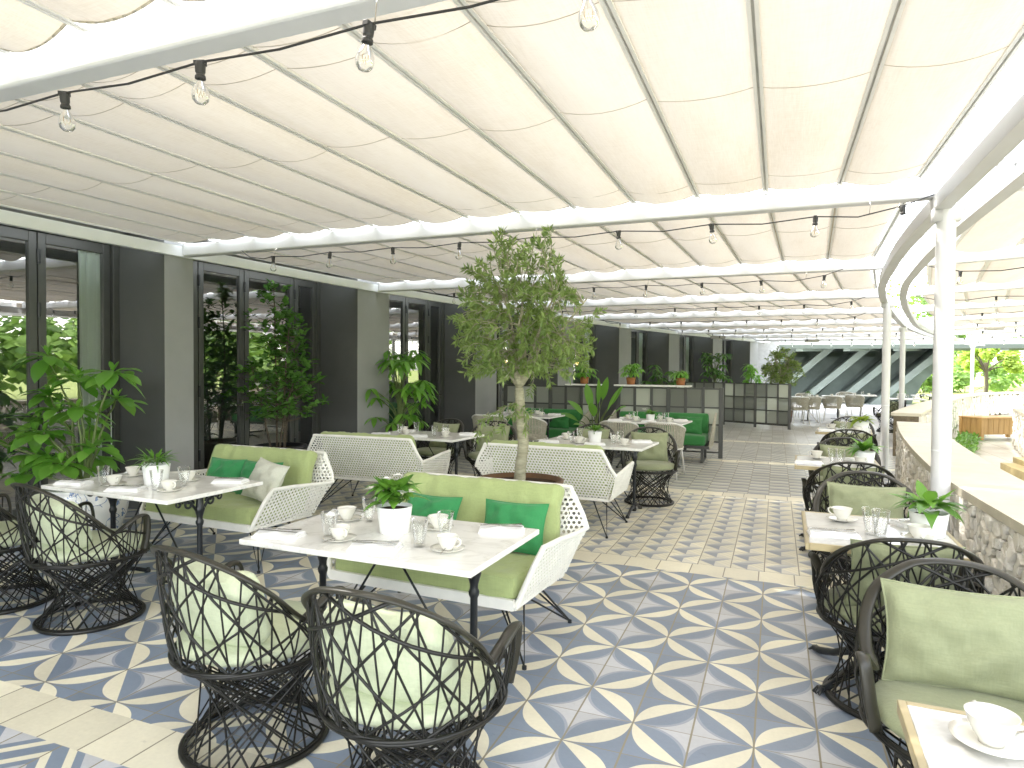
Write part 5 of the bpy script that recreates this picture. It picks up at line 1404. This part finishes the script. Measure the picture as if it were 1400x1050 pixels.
# ------------------------------------------------------------------ olive trees
def olive(x, y, label, seed, z0, fork, cz, rx, ry, rz, ntw, lpt, trunk_r, pot, scale=1, leafL=.056):
    rnd = random.Random(seed); t = thing('olive_tree', label, 'tree', (x, y, 0))
    lathe_pot(t, pot, M['corten'], pot[-2][0], z0-.03)
    mt = MB(); tp = [V(.0,0,z0-.06), V(.012,0,z0+.12), V(.028,.01,z0+.30), V(.012,0,z0+.46), V(.0,.0,fork-.12), V(-.005,0,fork)]
    limb(mt, tp, trunk_r*1.12, trunk_r*.85, 12, seed, .004)
    tips = []; nodes = []
    F = tp[-1]
    for i in range(9):
        a = i*2*PI/9+rnd.uniform(-.3,.3); el = rnd.uniform(.5, 1.25)
        e = V(math.cos(a)*math.cos(el)*rx*1.0, math.sin(a)*math.cos(el)*ry*1.0, cz-F.z+math.sin(el)*rz*.75)*rnd.uniform(.6,.95)+V(0,0,F.z)
        m = lerp(F, e, .45)+V(rnd.uniform(-.06,.06), rnd.uniform(-.06,.06), -.03); limb(mt, [F, m, e], trunk_r*.5, .006*scale, 7, i+seed)
        for u in (.35, .5, .65, .8, .95): nodes.append(lerp(lerp(F, m, u), lerp(m, e, u), u))
    ml = MB()
    def twig(c0, c, n):
        pts = [c0, lerp(c0, c, .5)+V(rnd.uniform(-.03,.03), rnd.uniform(-.03,.03), .02), c]; limb(mt, pts, .0045*scale, .0018*scale, 4, 1, .005)
        ax = (c-pts[1]).normalized()
        for k in range(n):
            u = rnd.uniform(.25, 1.08); p = lerp(pts[1], c, (u-.25)/.75) if u > .5 else lerp(c0, pts[1], u*2)
            a = rnd.uniform(0, 6.28); s = ax.cross(V(math.cos(a), math.sin(a), .3)).normalized(); d = (ax*.75+s).normalized()
            L = leafL*rnd.uniform(.7,1.3)*scale; w = L*.13; sd = d.cross(V(rnd.uniform(-1,1), rnd.uniform(-1,1), rnd.uniform(.2,1))).normalized()*w
            ml.quad(p, p+d*L*.45-sd, p+d*L, p+d*L*.45+sd)
    for i in range(ntw):
        while True:
            q = V(rnd.uniform(-1,1), rnd.uniform(-1,1), rnd.uniform(-1,1.08))
            rr = math.sqrt(q.x*q.x+q.y*q.y); lim = 1.0 if q.z < .15 else 1.0-.62*((q.z-.15)/.93)
            lim *= .84+.45*noise.noise(V(q.x*1.6+seed, q.y*1.6, q.z*1.6))
            if rr < lim and rr*rr+min(0, q.z)**2 < 1.05 and rnd.random() < .35+.65*max(rr/lim, abs(q.z)): break
        c = V(q.x*rx, q.y*ry, cz+q.z*rz); nd = min(nodes, key=lambda n: (n-c).length+rnd.uniform(0,.12))
        st = lerp(c, nd, min(1, .22*scale/max(.01, (c-nd).length)))
        twig(st, c+V(0,0,rnd.uniform(-.02,.03)), lpt)
        if (st-nd).length > .1 and i % 2 == 0: limb(mt, [nd, lerp(nd, st, .5)+V(0,0,.02), st], .005*scale, .003*scale, 4, i, .006)
    if scale == 1:
        for (a, b) in (((0,0,1.30),(-.18,-.10,1.16)), ((0,0,1.28),(-.30,-.05,1.12)), ((0,0,1.22),(.10,-.12,1.06)), ((-.25,-.05,1.2),(-.34,-.1,.98)), ((0,0,1.3),(.02,-.14,1.2)), ((.02,0,1.25),(.12,-.1,1.2)), ((0,0,1.24),(-.1,-.15,1.05)), ((.35,0,1.75),(.62,-.05,1.93)), ((.4,0,1.85),(.68,-.02,2.0)), ((-.1,-.05,1.25),(-.22,-.15,1.0))):
            twig(V(*a), V(*b), lpt)
    mt.build('trunk', M['bark'], t, smooth=True); ml.build('crown', M['olive'], t)
    return t
olive(-1.915, 4.92, 'olive tree with bare pale trunk in a round rusty pot between the sofas', 3, .655, 1.40, 1.99, .70, .66, .62, 350, 36, .043, [(.001,0),(.27,0),(.31,.05),(.35,.62),(.362,.66),(.33,.665),(.32,.60),(.001,.58)])
olive(.15, 21.4, 'distant round-headed olive tree behind the grid screen', 15, .5, 1.2, 1.62, .68, .68, .62, 170, 30, .06, [(.001,0),(.3,0),(.36,.5),(.33,.5),(.001,.46)], 1.7)

# ------------------------------------------------------------------ planting bed, garden
rnd = random.Random(77)
mb = MB()
for i in range(900):
    y = rnd.uniform(14.2, 21.2); x = W2(y)+.55+rnd.uniform(-.12, .30)*(1 if y < 20 else .6)
    a = rnd.uniform(0, 6.28); el = rnd.uniform(.2, 1.3); mb.leaf(V(x, y, rnd.uniform(0,.12)), V(math.cos(a)*math.cos(el), math.sin(a)*math.cos(el), math.sin(el)), V(0,0,1), rnd.uniform(.10,.22), .06, .4, .2, 3)
o = mb.build('ground_cover', M['leafy'], smooth=True); o['kind'] = 'stuff'; o['label'] = 'low green ground cover along the foot of the curving wall'; o['category'] = 'ground cover'
t = thing('wall_climber', 'thin climbing plant against the sunlit curving wall above the oak box', 'plant', (W2(19.6)+.08, 19.6, 0))
ms = MB(); ml = MB()
for k in range(3):
    b = V(.05+k*.03, -.35+k*.3, 0); e = b+V(.02, rnd.uniform(-.1,.1), .55+.12*k); limb(ms, [b, lerp(b, e, .5)+V(.02,.04,0), e], .006, .003, 4, k)
    for i in range(14):
        p = lerp(b, e, rnd.uniform(.15, 1)); a = rnd.uniform(0, 6.28); ml.leaf(p, V(math.cos(a), math.sin(a), .4), V(0,0,1), .09, .05, .3, .2, 3)
ms.build('stem', M['stem'], t); ml.build('foliage', M['leafy'], t)
def shrub(x, y, w, h, label, seed, mat, n=None, name='shrub', group=None, lf=.3, trunk=0, cat='shrub'):
    rnd = random.Random(seed); t = thing(name, label, cat, (x, y, -.04), 0, group)
    mb = MB(); n = n or 900; cl = [(V(rnd.uniform(-.75,.75)*w, rnd.uniform(-.6,.6)*w, trunk+h*rnd.uniform(.12,.92)), rnd.uniform(.22,.42)*min(w, h*.8)) for _ in range(16)]
    for i in range(n):
        c, r = cl[rnd.randrange(len(cl))]; d = V(rnd.gauss(0,1), rnd.gauss(0,1), rnd.gauss(0,1)).normalized(); p = c+d*r*rnd.uniform(.55, 1.05)
        if p.z < 0: p.z = rnd.uniform(0, .3)
        nrm = (d+V(rnd.uniform(-.8,.8), rnd.uniform(-.8,.8), rnd.uniform(-.2,1))).normalized(); s = nrm.cross(V(.3,.2,.9)).normalized()*lf*rnd.uniform(.6,1.2); q = nrm.cross(s).normalized()*lf*.5
        mb.quad(p-s*.5, p+q*.6, p+s*.5, p-q*.6)
    ms = MB()
    if trunk:
        limb(ms, [V(0,0,0), V(.06,.04,trunk*.5), V(0,0,trunk+h*.35)], .20 if trunk > 2 else .1, .10, 8, seed, .02)
        for c, r in cl[:7]: limb(ms, [V(0,0,trunk*.95), lerp(V(0,0,trunk), c, .5)+V(0,0,.1), c], .06, .02, 5, seed, .03)
    else:
        for c, r in cl[:8]: limb(ms, [V(c.x*.2, c.y*.2, 0), c*.6, c], .03, .012, 5, seed, .02)
    ms.build('trunk' if trunk else 'stem', M['dbark'], t, smooth=True); mb.build('crown' if trunk else 'foliage', M[mat], t)
    return t
shrub(10.9, 44.0, 1.9, 1.3, 'young tree with bright lime leaves on a dark trunk on the lawn', 51, 'lime_leaf', 2600, 'lawn_tree', None, .26, 1.7, 'tree')
gb = 'bushes along the far edge of the lawn'
for i, (x, y, w, h, lb, mt) in enumerate(((14.0, 62, 4.5, 3.2, 'rounded green bush left of the lawn tree trunk', 'garden'), (20.5, 66, 5, 4.0, 'green bush directly behind the lawn tree', 'garden'), (26, 68, 5.5, 4.2, 'green bush right of the lawn tree, by the right edge', 'garden'), (10.5, 58, 3.0, 2.2, 'low bush beside the pavilion end', 'garden'))):
    shrub(x, y, w, h, lb, 60+i, mt, 1500, 'bush', gb, .5)
gt = 'tall dark trees behind the lawn bushes'
for i, (x, y, w, h, lb) in enumerate(((12.5, 78, 5.5, 8, 'tall dark tree behind the bush left of the lawn tree'), (21, 84, 6.5, 9, 'tall dark tree behind the lawn tree crown'), (31, 86, 7, 9, 'tall dark tree nearest the right edge of the view'))):
    shrub(x, y, w, h, lb, 70+i, 'garden', 1800, 'garden_tree', gt, .75, 2.5, 'tree')
# greenery across the courtyard, mirrored in the glass doors
gm = 'garden trees across the courtyard mirrored in the doors'
for i, (x, y, w, h) in enumerate(((17, -2, 3.4, 4.6), (18.5, 5, 3.8, 5.2), (16.5, 11, 3.2, 4.2), (19, 17, 4, 5.5), (16, 23, 3.3, 4.2), (20, 30, 4.2, 6), (15, -9, 3.4, 5))):
    shrub(x, y, w, h, 'leafy tree across the courtyard seen mirrored in the glass doors, %s from the viewer' % ORD[i], 80+i, 'garden', 1900, 'courtyard_tree', gm, .62, .5, 'tree')

# ------------------------------------------------------------------ camera, sun, sky
cam = bpy.data.cameras.new('camera'); co = bpy.data.objects.new('camera', cam); COL.objects.link(co)
yaw, pitch, roll, fpx = .3833, -.0226, .0070, 895.
cam.sensor_width = 36; cam.lens = 36*fpx/1400; cam.clip_end = 2000; cam.clip_start = .03
F = V(-math.sin(yaw)*math.cos(pitch), math.cos(yaw)*math.cos(pitch), math.sin(pitch)); Rv = V(math.cos(yaw), math.sin(yaw), 0); U = Rv.cross(F)
Rr = Rv*math.cos(roll)+U*math.sin(roll); Ur = U*math.cos(roll)-Rv*math.sin(roll)
m = Matrix((Rr, Ur, -F)).transposed().to_4x4(); m.translation = V(0, 0, 1.55); co.matrix_world = m
S.camera = co
sd = V(-.70, .08, 1).normalized()
sl = bpy.data.lights.new('sun', 'SUN'); sl.energy = SUN; sl.angle = math.radians(.6); sl.color = (1.0, .955, .88)
so = bpy.data.objects.new('sun', sl); COL.objects.link(so); so.rotation_euler = sd.to_track_quat('Z', 'Y').to_euler()
w = bpy.data.worlds.new('World'); S.world = w; w.use_nodes = True; nt = w.node_tree; nt.nodes.clear()
sky = nt.nodes.new('ShaderNodeTexSky'); sky.sky_type = 'NISHITA'; sky.sun_disc = False
sky.sun_elevation = math.asin(sd.z); sky.sun_rotation = math.atan2(sd.x, sd.y); sky.air_density = 1.0; sky.dust_density = 2.5; sky.ozone_density = 1.0
bg = nt.nodes.new('ShaderNodeBackground'); bg.inputs[1].default_value = SKY; out = nt.nodes.new('ShaderNodeOutputWorld')
bw = nt.nodes.new('ShaderNodeRGBToBW'); nt.links.new(sky.outputs[0], bw.inputs[0])
hz = nt.nodes.new('ShaderNodeMix'); hz.data_type = 'RGBA'; hz.inputs[0].default_value = .72          # thin summer haze whitens the blue
wt = nt.nodes.new('ShaderNodeMix'); wt.data_type = 'RGBA'; wt.blend_type = 'MULTIPLY'; wt.inputs[0].default_value = 1; wt.inputs[7].default_value = (1.03, 1.0, .94, 1)
nt.links.new(sky.outputs[0], hz.inputs[6]); nt.links.new(bw.outputs[0], hz.inputs[7]); nt.links.new(hz.outputs[2], wt.inputs[6])
nt.links.new(wt.outputs[2], bg.inputs[0]); nt.links.new(bg.outputs[0], out.inputs[0])
S.view_settings.view_transform = 'Standard'; S.view_settings.look = 'None'; S.view_settings.exposure = 0; S.view_settings.gamma = 1.12
S.render.engine = 'CYCLES'; c = S.cycles
c.max_bounces = 10; c.diffuse_bounces = 5; c.glossy_bounces = 4; c.transmission_bounces = 8; c.transparent_max_bounces = 24
c.caustics_reflective = False; c.caustics_refractive = False; c.sample_clamp_indirect = 6; c.use_denoising = True
